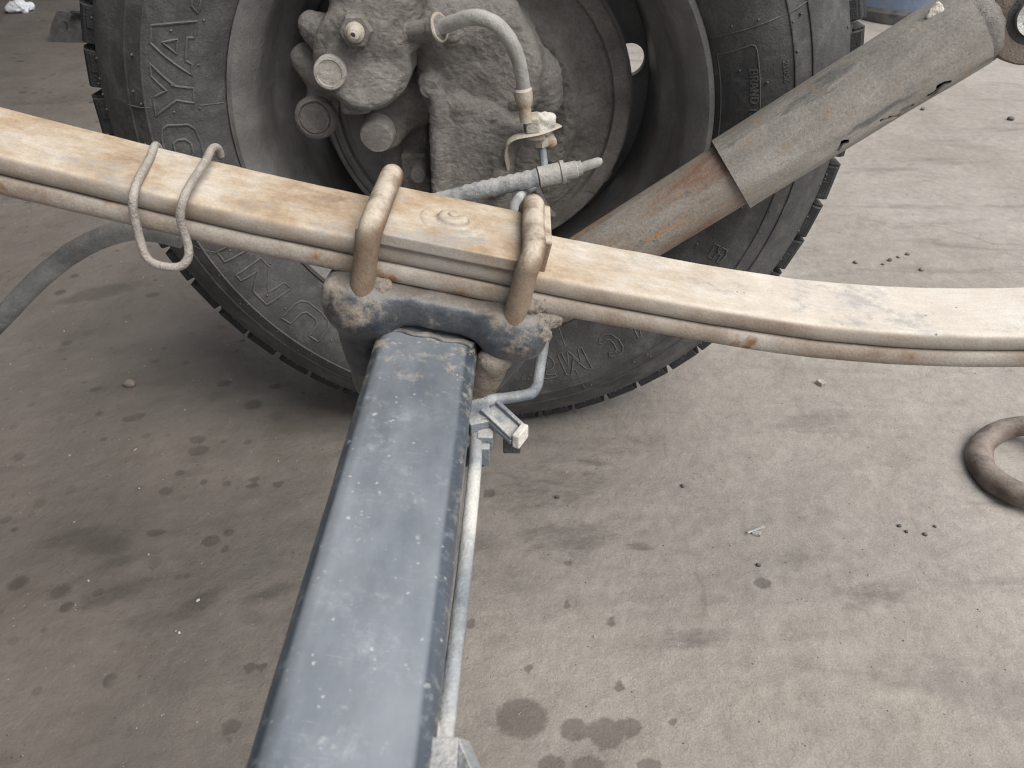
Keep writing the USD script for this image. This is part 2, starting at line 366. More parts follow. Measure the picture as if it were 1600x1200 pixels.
def leaf_mat():
    g = G(); v = g.pos(); s = g.pos((.85, 1, 1), (0, TAU, 0))
    base = g.ramp(g.noise(s, 17, 9, .76), [(.32, (.225, .17, .125)), (.43, (.37, .275, .185)), (.52, (.44, .365, .28)), (.66, (.55, .505, .445))])
    xx = g.add('separate_xyz', {'vector': v}); pale = g.step(g.math('add', f'{xx}.x', g.math('multiply', g.noise(v, 9, 6, .7), .3)), .18, .46, 0, .62); base = g.mix(pale, base, (.66, .63, .58))  # right half mixed paler: the stronger light there is put into the colour
    gr = g.step(g.noise(s, 11, 8, .78), .50, .62, 0, .72); base = g.mix(gr, base, (.31, .302, .29))
    rs = g.step(g.noise(s, 34, 5, .7), .62, .74, 0, .8); 
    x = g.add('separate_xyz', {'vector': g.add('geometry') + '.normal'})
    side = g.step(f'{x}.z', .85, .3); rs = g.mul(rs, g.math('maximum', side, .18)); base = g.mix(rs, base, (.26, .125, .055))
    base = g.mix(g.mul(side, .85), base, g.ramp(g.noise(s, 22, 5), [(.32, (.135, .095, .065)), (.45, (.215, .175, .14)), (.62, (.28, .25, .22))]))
    fn = g.noise(v, 700, 3, .6); base = g.mix(.22, base, g.ramp(fn, [(.3, (.3, .3, .3)), (.7, (.7, .7, .7))]), 'overlay')
    base = g.mix(.22, base, g.ramp(g.noise(g.pos((.4, 1.6, 1)), 150, 5, .7), [(.3, (.32, .32, .32)), (.7, (.68, .68, .68))]), 'overlay')
    vo = g.voro(v, 120.0); m = g.step(vo + '.distance', .13, .06); m = g.mul(m, g.step(g.noise(v, 45, 2), .58, .64)); base = g.mix(m, base, (.2, .16, .12))
    n = g.bump(fn, .0003); n = g.bump(g.noise(v, 110, 5), .0007, .5, n)
    return g.done('leaf_steel', base, .78, n, 0.0, .25)
MAT['leaf'] = leaf_mat()
MAT['leaf_low'] = dusty('lower_leaf_steel', [(.3, (.17, .115, .075)), (.45, (.25, .205, .165)), (.62, (.32, .285, .25)), (.8, (.40, .37, .335))], 21, (.40, .36, .31), .6, (.3, 1.0), .8, bump=.0003, rust=((.20, .10, .045), 31, .60))
MAT['ubolt'] = dusty('bolt_steel', [(.25, (.095, .060, .038)), (.45, (.16, .11, .072)), (.6, (.215, .16, .115)), (.8, (.28, .23, .18))], 28, (.50, .435, .35), .95, rough=.75, rust=((.17, .10, .055), 17, .55), dust_up=(.0, .8), bump=.0003)
MAT['wire'] = dusty('clip_wire_steel', [(.3, (.24, .21, .185)), (.7, (.37, .335, .30))], 60, (.45, .41, .36), .6)
def seat_mat():
    g = G(); v = g.pos()
    paint = g.ramp(g.noise(v, 30, 5), [(.3, (.020, .025, .032)), (.7, (.048, .058, .070))])
    dustc = g.ramp(g.noise(v, 45, 6, .65), [(.3, (.235, .185, .135)), (.55, (.31, .262, .212)), (.75, (.39, .35, .305))])
    up = g.step(g.up(), .45, .97, 0, .45)
    d = g.math('add', g.step(g.noise(v, 23, 7, .72), .50, .68), up); d = g.math('add', g.math('multiply', g.math('minimum', d, .95), .82), g.step(g.noise(v, 160, 5, .8), .40, .75, 0, .16))
    base = g.mix(d, paint, dustc)
    ro = g.step(d, 0, 1, .38, .9)
    fn = g.noise(v, 500, 3); base = g.mix(.3, base, g.ramp(fn, [(.3, (.3, .3, .3)), (.7, (.7, .7, .7))]), 'overlay')
    n = g.bump(d, .0004); n = g.bump(fn, .0004, .6, n)
    return g.done('spring_seat_paint', base, ro, n, 0.0, .5)
MAT['seat'] = seat_mat()
def beam_mat():
    g = G(); v = g.pos(); up = g.up()
    base = g.ramp(g.noise(v, 20, 5), [(.3, (.032, .041, .053)), (.7, (.058, .070, .086))])
    flat = g.step(up, .86, .985)
    film = g.step(g.noise(g.pos((1, .45, 1)), 15, 6, .62), .30, .70, .22, .78); base = g.mix(g.mul(film, flat), base, (.262, .284, .308))  # pale blue-grey film on flat tops: dust with the sky sheen painted in
    cl = g.step(g.noise(v, 33, 8, .78), .52, .74, 0, .42); base = g.mix(g.mul(cl, flat), base, (.41, .44, .47))
    wear = g.mul(g.step(g.noise(v, 120, 5, .75), .50, .72, 0, .6), g.math('subtract', 1.0, flat)); base = g.mix(wear, base, (.20, .225, .24))
    sc = g.step(g.noise(g.pos((1, 14, 1)), 60, 4, .75), .62, .74, 0, .38); base = g.mix(sc, base, (.44, .46, .47))
    for sc_, th, m0 in ((95.0, .20, .54), (230.0, .26, .50), (33.0, .10, .57)):
        q = g.mix(.012 * 60 / sc_, v, g.add('noise_texture', {'vector': v}, scale=sc_ * 1.8, detail=3.0) + '.color', 'add')
        vo = g.voro(q, sc_); m = g.step(vo + '.distance', th, th * .2); m = g.mul(m, g.step(g.noise(v, sc_ * .37, 2), m0, m0 + .14))
        base = g.mix(g.mul(m, .7), base, (.47, .475, .45))
    sep = g.add('separate_xyz', {'vector': v})
    near = g.step(f'{sep}.y', -.46, -.335); nm = g.mul(near, g.step(g.noise(v, 60, 7, .75), .51, .64)); base = g.mix(g.mul(nm, .8), base, (.40, .34, .265))
    ed = g.mul(g.step(g.noise(v, 75, 5, .7), .53, .66), g.step(up, .93, .5)); base = g.mix(g.mul(ed, .35), base, (.30, .29, .26))
    ro = g.step(g.noise(v, 26, 5, .6), .3, .7, .26, .42)
    ro = g.math('maximum', ro, g.mul(nm, .85))
    n = g.bump(g.noise(v, 300, 3), .00025, .5); n = g.bump(g.noise(v, 30, 4), .0008, .3, n)
    return g.done('beam_paint', base, ro, n, 0.0, .7)
MAT['beam'] = beam_mat()
SHROT = -math.atan2(.126, .174)
def streaky(name, stops, alt, alt2, scale=10):
    g = G(); v = g.pos(); yrot = math.atan2(.126, .174)
    s = g.add('mapping', {'vector': g.add('mapping', {'vector': v}, rotation=(0, yrot, 0)) + '.vector'}, scale=(.35, 1.6, 1.6)) + '.vector'
    base = g.ramp(g.noise(s, scale * 1.6, 8, .7, .3), stops)
    base = g.mix(g.step(g.noise(s, scale * 3.1, 7, .72), .54, .66, 0, .75), base, alt)
    base = g.mix(g.step(g.noise(v, scale * 4.5, 6, .7), .57, .68, 0, .75), base, alt2)
    fl = g.noise(s, scale * 14, 4, .7); base = g.mix(g.step(fl, .63, .70, 0, .6), base, alt)
    fn = g.noise(v, 420, 5, .75); base = g.mix(.5, base, g.ramp(fn, [(.3, (.25, .25, .25)), (.7, (.75, .75, .75))]), 'overlay')
    n = g.bump(fn, .0006); n = g.bump(g.noise(v, 60, 4), .0015, .5, n)
    return g.done(name, base, .62, n, 0.0, .4)
MAT['shock'] = streaky('damper_cover_steel', [(.3, (.13, .118, .102)), (.5, (.225, .208, .183)), (.7, (.32, .30, .268))], (.085, .09, .09), (.27, .175, .10))
MAT['shock_in'] = streaky('damper_tube_steel', [(.34, (.18, .10, .072)), (.46, (.215, .175, .14)), (.60, (.26, .245, .22))], (.34, .185, .08), (.10, .125, .14), 14)
MAT['bare'] = dusty('bare_steel', [(.3, (.3, .3, .29)), (.7, (.55, .55, .54))], 80, (.5, .47, .43), .3, rough=.4, metallic=.6)
MAT['pipe'] = dusty('pipe_coating', [(.42, (.10, .12, .14)), (.55, (.24, .26, .28)), (.64, (.50, .49, .46)), (.78, (.60, .58, .54))], 17, (.62, .58, .52), .25, (-.2, .6), .5, stretch=(1, .6, 1))
MAT['hose'] = dusty('hose_rubber', [(.3, (.11, .11, .108)), (.5, (.24, .237, .228)), (.75, (.36, .35, .33))], 34, (.36, .345, .32), .75, (-.1, .7), .8)
MAT['hose_grey'] = dusty('dusty_hose_rubber', [(.3, (.24, .23, .215)), (.7, (.38, .365, .34))], 50, (.42, .40, .37), .6)
MAT['cable'] = dusty('cable_sleeve', [(.3, (.10, .105, .11)), (.55, (.27, .275, .275)), (.8, (.42, .42, .41))], 70, (.46, .44, .41), .5)
MAT['fitting'] = dusty('fitting_steel', [(.3, (.34, .29, .22)), (.6, (.42, .38, .33)), (.8, (.5, .47, .42))], 60, (.5, .46, .41), .6)
MAT['rusty'] = dusty('rusty_fitting', [(.35, (.25, .16, .10)), (.5, (.36, .29, .22)), (.65, (.42, .38, .33))], 70, (.45, .41, .36), .7, (-.2, .6))
MAT['clip'] = dusty('clip_plastic', [(.3, (.11, .125, .145)), (.6, (.17, .185, .205)), (.8, (.25, .26, .27))], 30, (.5, .48, .45), .7, (.3, 1), .5)
MAT['chalk'] = dusty('pale_clay', [(.3, (.45, .42, .37)), (.7, (.62, .59, .54))], 80, (.62, .59, .54), .5)
MAT['ring'] = dusty('worn_iron', [(.3, (.065, .047, .038)), (.5, (.135, .105, .087)), (.75, (.22, .18, .152))], 30, (.29, .245, .21), .7, (.1, .95), .7, rust=((.10, .075, .06), 12, .6))
MAT['blue'] = dusty('drum_paint', [(.3, (.13, .17, .24)), (.7, (.24, .29, .37))], 9, (.4, .4, .4), .3, rough=.55)
MAT['drum_rim'] = dusty('drum_foot', [(.3, (.05, .05, .05)), (.7, (.14, .13, .12))], 20, (.3, .28, .26), .3)
MAT['paper'] = dusty('paper', [(.3, (.68, .69, .74)), (.7, (.80, .81, .84))], 60, (.8, .8, .8), .2, bump=.0002)
MAT['scrap'] = dusty('scrap_steel', [(.3, (.035, .035, .036)), (.7, (.085, .083, .08))], 30, (.2, .19, .175), .6)
MAT['stone'] = dusty('stone', [(.3, (.24, .22, .195)), (.7, (.42, .395, .35))], 50, (.42, .39, .35), .6)
MAT['wall'] = dusty('added_board', [(.3, (.05, .055, .05)), (.7, (.09, .095, .085))], 3, (.2, .19, .17), .1)
MAT['lug'] = dusty('hub_light_steel', [(.3, (.42, .43, .44)), (.7, (.6, .61, .62))], 30, (.5, .5, .5), .3, rough=.4, metallic=.3)

# ------------------------------------------------------------------ ground
def axis_grid(lo, hi, fine, out):
    a = np.arange(lo, hi + 1e-9, fine); k, st = [], fine
    x = a[-1]
    while x < out: st *= 1.12; x += st; k.append(x)
    l, x, st = [], a[0], fine
    while x > -out: st *= 1.12; x -= st; l.append(x)
    return np.r_[l[::-1], a, k]
gx, gy = axis_grid(-1.0, 1.0, .0065, 60), axis_grid(-.62, 1.05, .0065, 60)
X, Y = np.meshgrid(gx, gy, indexing='ij'); P = np.stack([X, Y, 0 * X], -1).reshape(-1, 3)
nearw = np.exp(-(np.hypot(P[:, 0], P[:, 1] - .3) / 4.0) ** 4)
zg = ((meshkit.fbm(P * 3.1, 5, 3) - .5) * .016 + (meshkit.fbm(P * np.array([12, 30, 1]), 4, 9) - .5) * .006) * nearw
zg -= zg[np.argmin(np.hypot(P[:, 0], P[:, 1] - .08))]
# the tyre has pressed its bed level
bed = np.exp(-(P[:, 0] / .12) ** 2 - ((P[:, 1] - .08) / .14) ** 2); zg = zg * (1 - bed)
stain_shade = np.zeros((len(P), 3))
def blot(px, py, rx, ry, a=1.0, rot=0.0, ch=0):
    c = atZ(px, py); dx, dy = P[:, 0] - c[0], P[:, 1] - c[1]
    u, w = dx * math.cos(rot) + dy * math.sin(rot), -dx * math.sin(rot) + dy * math.cos(rot)
    stain_shade[:, ch] = np.maximum(stain_shade[:, ch], a * np.exp(-((u / rx / .8) ** 2 + (w / ry / .8) ** 2) ** 1.5 * .8))
for b in [(815, 1122, .030, .026), (948, 1146, .021, .019), (898, 1140, .018, .014), (985, 1136, .013, .012), (862, 1196, .016, .012), (920, 1198, .02, .012), (1014, 1198, .014, .01),
          (362, 1138, .011, .010), (330, 848, .013, .011), (352, 860, .007, .006), (260, 770, .012, .009), (282, 742, .009, .008), (312, 708, .017, .014), (310, 690, .014, .010), (390, 1046, .008, .008), (408, 1047, .007, .007),
          (1190, 914, .012, .010), (954, 970, .007, .007), (887, 945, .007, .006), (968, 1072, .008, .007), (1050, 1128, .006, .005), (888, 882, .006, .006), (825, 1046, .007, .006), (735, 975, .008, .007), (765, 770, .010, .009), (700, 780, .008, .006),
          (205, 660, .014, .009), (220, 655, .012, .008), (350, 600, .014, .010), (430, 605, .012, .009), (150, 610, .012, .009), (395, 760, .01, .008), (435, 758, .009, .007), (398, 750, .008, .006), (245, 836, .016, .007)]:
    blot(*b)
for (x, y, a) in ((.03, -.06, .0),): pass
for px, py, rx, ry, a, rot in [(160, 458, .075, .026, 1.0, .5), (120, 845, .05, .018, .8, .3), (165, 855, .035, .02, .9, .2), (190, 930, .05, .015, .8, .6), (185, 885, .03, .012, .7, .3), (310, 950, .035, .012, .9, .8), (425, 930, .04, .012, .7, .6),
                           (850, 760, .10, .05, .62, .2), (905, 850, .06, .03, .7, .5), (1370, 930, .06, .022, .62, .2), (1080, 1000, .075, .014, .66, .1), (880, 840, .07, .03, .66, .1), (930, 720, .03, .008, .8, -.1), (1000, 857, .02, .006, .9, -.2), (50, 155, .3, .07, .5, .2), (85, 160, .16, .05, .8, .1), (1440, 250, .12, .02, .55, .1), (990, 690, .09, .025, .55, .1), (600, 1000, .08, .02, .6, .3)]:
    blot(px, py, rx * 1.25, ry * 1.3, a, rot, 1)
# oily earth left, dry dust right; the gradient also paints in the left shade
stain_shade[:, 2] = np.clip(.86 - (P[:, 0] + .42) / 1.10 + .10 * np.clip(P[:, 1], 0, 4) * (P[:, 0] < -.3), 0, 1)
P[:, 2] = zg - HUB - stain_shade[:, 0] * .0012
ni, nj = len(gx), len(gy); I, J = np.meshgrid(np.arange(ni - 1), np.arange(nj - 1), indexing='ij')
q = np.stack([I * nj + J, (I + 1) * nj + J, (I + 1) * nj + J + 1, I * nj + J + 1], -1).reshape(-1, 4)
gt = cKDTree(P[:, :2])
def gz(x, y): return float(P[gt.query([x, y])[1], 2])
thing('ground', 'grey brown packed earth floor with oil drops under the axle', None, (P, q), MAT['ground'], True, kind='structure', colors=stain_shade)

# added dark wall and canopy that keep light off the left ground
WX = -2.46
added_shed = thing('added_shed', 'added dark wall and canopy shading the left ground, foot in the top left corner', 'added_shed')
boards = []
for k in range(38):
    y0 = -4.2 + k * .30
    added_shed.part('shade_board', placed(rbox((.03, .292, 2.7), .004, 2), [WX - .02 - .006 * (k % 2), y0, -HUB + 1.34]), MAT['wall'])
added_shed.part('shade_roof', placed(rbox((3.2, 11.6, .06), .01, 2), [WX + .55, 1.2, -HUB + 2.75], [[math.cos(.06), 0, -math.sin(.06)], [0, 1, 0], [math.sin(.06), 0, math.cos(.06)]]), MAT['wall'])

# ------------------------------------------------------------------ wheel
wheel = thing('truck_wheel', 'dusty truck wheel with outlined raised lettering standing behind the leaf spring', 'wheel')
PR = [(.2225, .030), (.232, .012), (.243, .004), (.2465, -.001), (.250, -.006), (.256, -.013), (.262, -.018), (.271, -.025), (.28, -.030), (.29, -.0337), (.3, -.036), (.309, -.0368),
      (.3128, -.0366), (.3135, -.0378), (.3145, -.0378), (.3152, -.0358), (.322, -.0325), (.3318, -.0272), (.3326, -.0284), (.3336, -.0282), (.3342, -.0250), (.35, -.0155), (.362, -.005), (.372, .0045), (.3785, .0125), (.381, .0185), (.387, .029), (.387, .040), (.388, .081)]
back = [(r, .162 - y) for r, y in PR[::-1][1:]]
prof = PchipInterpolator([.2465, .25, .262, .28, .3, .3135, .333, .35, .372, .3845], [-.001, -.006, -.018, -.030, -.036, -.0365, -.027, -.0155, .0045, .020])
tyre = wheel.part('tyre', ylathe(PR + back, 240), MAT['rubber'], 40)
def on(r, deg, lift=0.0):
    r = np.asarray(r, float); a = np.radians(deg); return np.stack([r * np.cos(a), prof(r) - lift, r * np.sin(a)], -1)
def outline(poly, rad=.0013, closed=True):
    """A raised bead along a polygon of (radius, degrees) on the sidewall."""
    p = np.asarray(poly, float)
    if closed: p = np.vstack([p, p[:1]])
    q = []
    for a, b in zip(p, p[1:]):
        n = max(2, int(np.hypot((b[0] - a[0]), np.radians(b[1] - a[1]) * .29) / .004))
        q += [a + (b - a) * t for t in np.arange(n) / n]
    if not closed: q.append(p[-1])
    q = np.array(q); return tube(on(q[:, 0], q[:, 1], .0001), rad, 6, closed)
letters = {
 'A': [[(.3061, 159.1), (.2714, 155.9), (.2714, 159.15), (.2765, 159.4), (.2764, 163.8), (.2714, 164.4), (.2714, 166.5), (.3058, 162.0)], [(.2954, 161.3), (.2836, 160.1), (.2836, 162.8)]],
 'Y': [[(.3059, 165.5), (.2852, 168.9), (.2709, 169.1), (.2709, 172.1), (.2849, 171.6), (.3055, 174.8), (.3048, 171.4), (.2927, 169.9), (.3054, 167.7)]],
 'O': [[(.303, 183.5), (.305, 181.8), (.3045, 179), (.302, 177.2), (.296, 176.4), (.2785, 176.4), (.2735, 177.4), (.2712, 180), (.2712, 183.6), (.274, 185.6), (.280, 186.3), (.296, 186.2), (.301, 185.3)], [(.295, 182.6), (.2945, 179.9), (.290, 179.3), (.2835, 179.3), (.2795, 180.2), (.2795, 182.4), (.283, 183.2), (.291, 183.2)]],
 'R': [[(.3035, 188.2), (.2709, 187.6), (.2709, 190.3), (.2815, 190.5), (.2709, 194.6), (.2709, 197.8), (.2835, 194.2), (.288, 196.3), (.298, 196.2), (.303, 194.2)], [(.2955, 191), (.289, 190.8), (.289, 193.2), (.2945, 193.2)]],
 'I': [[(.3015, 202.9), (.2705, 203.0), (.2705, 205.7), (.3012, 205.5)]],
 'N': [[(.3004, 209.0), (.2697, 208.9), (.2690, 212.0), (.2875, 216.0), (.2690, 216.8), (.2687, 218.9), (.2988, 217.8), (.2984, 213.8), (.2800, 210.9), (.3008, 210.5)]],
 'U': [[(.2994, 222.0), (.277, 222.1), (.2715, 222.7), (.2682, 224.2), (.2688, 228.2), (.2715, 230.6), (.2765, 231.6), (.2972, 231.6), (.2968, 229.2), (.281, 229.1), (.277, 228.1), (.2766, 225.4), (.281, 224.6), (.2978, 224.3)]],
 'L': [[(.3061, 147.6), (.2714, 147.2), (.2714, 154.4), (.2775, 153.3), (.2775, 150.6), (.3055, 150.2)]]}
for k in 'UNIROYAL': wheel_letter = tyre.part('letter', tm([outline(p) for p in letters[k]]), MAT['bead'])
small = {
 'M': [[(.2712, -69.0), (.297, -68.5), (.2985, -67.6), (.2800, -65.6), (.2985, -63.6), (.2995, -62.5), (.2728, -62.7), (.2728, -63.7), (.288, -64.3), (.2735, -66), (.2715, -65.4 - 1), (.287, -67.4), (.2712, -68)]],
 'S': [[(.2703, -73.2), (.2703, -71.6), (.2755, -70.6), (.2815, -70.6), (.285, -71.4), (.2868, -73.0), (.2905, -73.0), (.2915, -71.6), (.2915, -71.0), (.2955, -70.8), (.2955, -73), (.2925, -74.4), (.287, -74.6), (.2835, -73.8), (.2815, -72.4), (.277, -72.2), (.2745, -73), (.2745, -74.2), (.2705, -74.2)]],
 'C': [[(.2768, -58.4), (.272, -57.5), (.2712, -56.2), (.2743, -54.6), (.283, -53.7), (.292, -53.7), (.2975, -54.6), (.2984, -56), (.295, -57.6), (.291, -57.3), (.293, -56), (.291, -55.3), (.284, -55.2), (.278, -55.6), (.2765, -56.4), (.279, -57.6)]],
 'W': [[(.278, -49.0), (.2928, -49.7), (.293, -48.9), (.283, -48.0), (.293, -46.6), (.285, -46.2), (.297, -45.2), (.297, -44.3), (.278, -44.0), (.278, -45), (.287, -45.2), (.279, -46.3), (.279, -47), (.287, -48.4)]],
 'h': [[(.282, -25.3), (.2809, -22.05), (.2865, -22.0), (.2865, -23.2), (.289, -22.0), (.2946, -22.0), (.2963, -23.0), (.295, -25.2), (.292, -25.2), (.292, -23.4), (.288, -23.6), (.2865, -25.2)]]}
for k in small: tyre.part('letter', tm([outline(p, .0009) for p in small[k]]), MAT['bead'])
for (r0, a0), (r1, a1) in [((.248, -66.74), (.2668, -66.46)), ((.2944, -66.1), (.3271, -66.06)), ((.336, 174.05), (.309, 173.4)), ((.267, 172.7), (.249, 172.6)), ((.2482, 22.43), (.3325, 23.0)), ((.325, 200), (.303, 203)), ((.31, 215), (.325, 215))]:
    tyre.part('mould_line', outline([(r0, a0), (r1, a1)], .0007, False), MAT['bead'])
tyre.part('panel_outline', outline([(.2512, 18.6), (.279, 19.6), (.2818, 19.3), (.2828, 18.4), (.2832, 8), (.283, -8), (.2512, -8.5)], .0008), MAT['bead'])
def wrap(text, h, r0, deg0):
    t = meshkit.text_mesh(text, h, .0012, True); v = t.vertices.copy()
    rr = r0 + v[:, 1]; a = deg0 - np.degrees(v[:, 0] / (r0 + h / 2))
    t.vertices = on(rr, a, 0) - np.column_stack([0 * rr, v[:, 2] - .0004, 0 * rr]); t.invert(); return t
tyre.part('lettering', wrap('BRAND TIRE', .0070, .2748, 15.2), MAT['bead'], False)
tyre.part('lettering', wrap('21056', .0046, .3035, 15.6), MAT['bead'], False)
tyre.part('lettering', wrap('11"', .007, .300, -79.0), MAT['bead'], False)
tyre.part('lettering', wrap('- P', .007, .284, -76.2), MAT['bead'], False)
nubs = []
for r0, n, j in ((.2665, 46, 1), (.2885, 60, 2), (.3165, 64, 3), (.325, 50, 4), (.376, 130, 5), (.3815, 130, 6)):
    rr = np.random.default_rng(j)
    for k in range(n):
        if rr.random() < .6:
            b = trimesh.creation.icosphere(0, .0014); b.vertices[:, 1] *= 1.4; b.apply_translation(on(r0 + rr.normal() * .001, 360 * k / n + rr.normal() * 1.2)); nubs.append(b)
tyre.part('moulding_nubs', tm(nubs), MAT['bead'], kind='stuff')
NB = 54
for k in range(NB):
    a0 = 360 / NB * k + 2.3; da = 360 / NB * .86
    rr = np.random.default_rng(100 + k); v, f = [], []
    def blk(r0, r1, y0, y1, b0, b1, ch):
        pts = []
        for a in (b0, b1):
            for r, y in ((r0, y0), (r1 - ch, y0), (r1, y0 + ch), (r1, y1), (r0, y1)):
                t = math.radians(a); pts.append((r * math.cos(t), y, r * math.sin(t)))
        return trimesh.convex.convex_hull(np.array(pts))
    w = rr.normal() * .15
    parts = [blk(.3855, .3975 + rr.normal() * .0004, .0235, .075, a0 + w, a0 + w + da, .0025), blk(.3795, .3945, .0165, .03, a0 + w + .25, a0 + w + da - .3, .0045), blk(.3785, .388, .0150, .03, a0 + w + .5, a0 + w + da * .55, .002), blk(.384, .397, .087, .14, a0 + 2, a0 + 2 + da, .002)]
    tyre.part('tread_block', tm(parts), MAT['tread'], False)
# rim and disc
RP = [(.2225, .028), (.2225, .02), (.231, .012), (.2375, .006), (.2445, .003), (.2468, -.0005), (.2455, -.0045), (.2405, -.0055), (.2345, -.001), (.2285, .007), (.2235, .013), (.2195, .022), (.2175, .05), (.214, .062), (.206, .074), (.2025, .088), (.202, .172), (.206, .180), (.206, .174)]
rim = wheel.part('rim', ylathe(RP, 192), MAT['rim'], 35)
disc = manifold3d.Manifold.revolve(manifold3d.CrossSection([[(0, 0), (.2055, 0), (.2055, .010), (.15, .016), (.12, .012), (0, .012)]]), 128).rotate((90, 0, 0)).translate((0, .183, 0))
for k in range(8):
    a = math.radians(10.8 + 45 * k)
    disc = disc - manifold3d.Manifold.cylinder(.08, .0185, .0185, 40, True).rotate((90, 0, 0)).translate((.180 * math.cos(a), .175, .180 * math.sin(a)))
wheel.part('wheel_disc', disc, MAT['rim'], 30)

# ------------------------------------------------------------------ axle: beam, seat, knuckle
axle = thing('front_axle', 'dark blue grey square tube axle beam running towards the viewer under the spring', 'axle')
ss, hw, rc = -.006, .0345, .0105
ring = []
for cx, cy, a0 in ((hw - rc, -rc, 0), (-hw + rc, -rc, 90), (-hw + rc, -.072 + rc, 180), (hw - rc, -.072 + rc, 270)):
    for t in np.linspace(0, 90, 9): ring.append((cx + rc * math.cos(math.radians(a0 + t)), cy + rc * math.sin(math.radians(a0 + t))))
ring = np.array(ring); ys = np.arange(-.29, -1.5, -.012)
bv = np.vstack([axv(np.column_stack([ss + ring[:, 0], np.full(len(ring), y), -.055 + ring[:, 1]])) for y in ys]); nr = len(ring)
bf = [(i * nr + k, i * nr + (k + 1) % nr, (i + 1) * nr + (k + 1) % nr, (i + 1) * nr + k) for i in range(len(ys) - 1) for k in range(nr)]
beam = tm((bv, bf)); beam.fix_normals(); beam = beam if beam.volume > 0 else (beam.invert() or beam)
beam.vertices = beam.vertices + beam.vertex_normals * ((meshkit.fbm(beam.vertices * 22, 3, 5) - .5) * .0012)[:, None]
axle.part('beam', beam, MAT['beam'], True)
def seat_field(p):
    q = inv_ax(p)
    pad = sd_box(q, (-.0045, -.303, -.0375), (.0725, .050, .0095), rd=.006)
    ears = np.minimum(sd_cap(q, (-.060, -.345, -.046), (-.044, -.345, -.050), .0172), sd_cap(q, (.042, -.345, -.046), (.055, -.345, -.044), .0168))
    gL = sd_cap(q, (-.056, -.330, -.055), (-.040, -.322, -.125), .020, .014)
    gR = sd_cap(q, (.052, -.330, -.052), (.030, -.322, -.125), .019, .013)
    web = sd_box(q, (-.008, -.300, -.085), (.050, .022, .045), rd=.01)
    lip = sd_box(q, (-.006, -.342, -.045), (.036, .009, .006), rd=.004)
    d = smin(.014, smin(.013, pad, ears), np.minimum(gL, gR)); d = smin(.012, d, web); d = smin(.006, d, lip)
    return d + (meshkit.fbm(p * 70, 4, 2) - .5) * .003
axle.part('spring_seat', surface_net(seat_field, ax(-.0045, -.31, -.08) - [.115, .085, .10], ax(-.0045, -.31, -.08) + [.115, .085, .09], .0028), MAT['seat'], True)
fillL = lumps(surface_net(lambda p: smin(.012, sd_cap(inv_ax(p), (.037, -.352, -.066), (.030, -.338, -.118), .0085, .007), sd_cap(inv_ax(p), (.046, -.343, -.060), (.036, -.338, -.1), .010)) + (meshkit.fbm(p * 90, 4, 8) - .5) * .006, ax(.03, -.335, -.09) - [.05, .05, .06], ax(.03, -.335, -.09) + [.05, .05, .06], .0025), .0008, 300, 3)
axle.part('dried_mud', fillL, MAT['mud_tan'], True, label='crumbly tan mud caked in the corner right of the beam')
cakes = []
for i, (s, y, h, r) in enumerate([(-.045, -.345, -.026, .008), (.056, -.338, -.022, .011), (.062, -.328, -.018, .012), (.058, -.345, -.030, .010), (.066, -.335, -.03, .010), (-.064, -.341, -.03, .008), (.064, -.35, -.035, .009), (.058, -.352, -.034, .008)]):
    b = trimesh.creation.icosphere(3, r); b.vertices *= [1.25, .8, .8]; b.apply_translation(ax(s, y, h - .0035)); cakes.append(lumps(lumps(b, r * .7, 110, i), r * .25, 420, i + 50))
axle.part('dried_mud', tm(cakes), MAT['mud_tan'], True, kind='stuff')
# bead of weld where beam and seat meet
wp = [ax(s, -.3515 - .001 * math.sin(s * 300), -.0560) for s in np.linspace(-.037, .025, 24)]
axle.part('weld', tube(wp, .0034, 8, bump=.0014, seed=4), MAT['seat'], True)

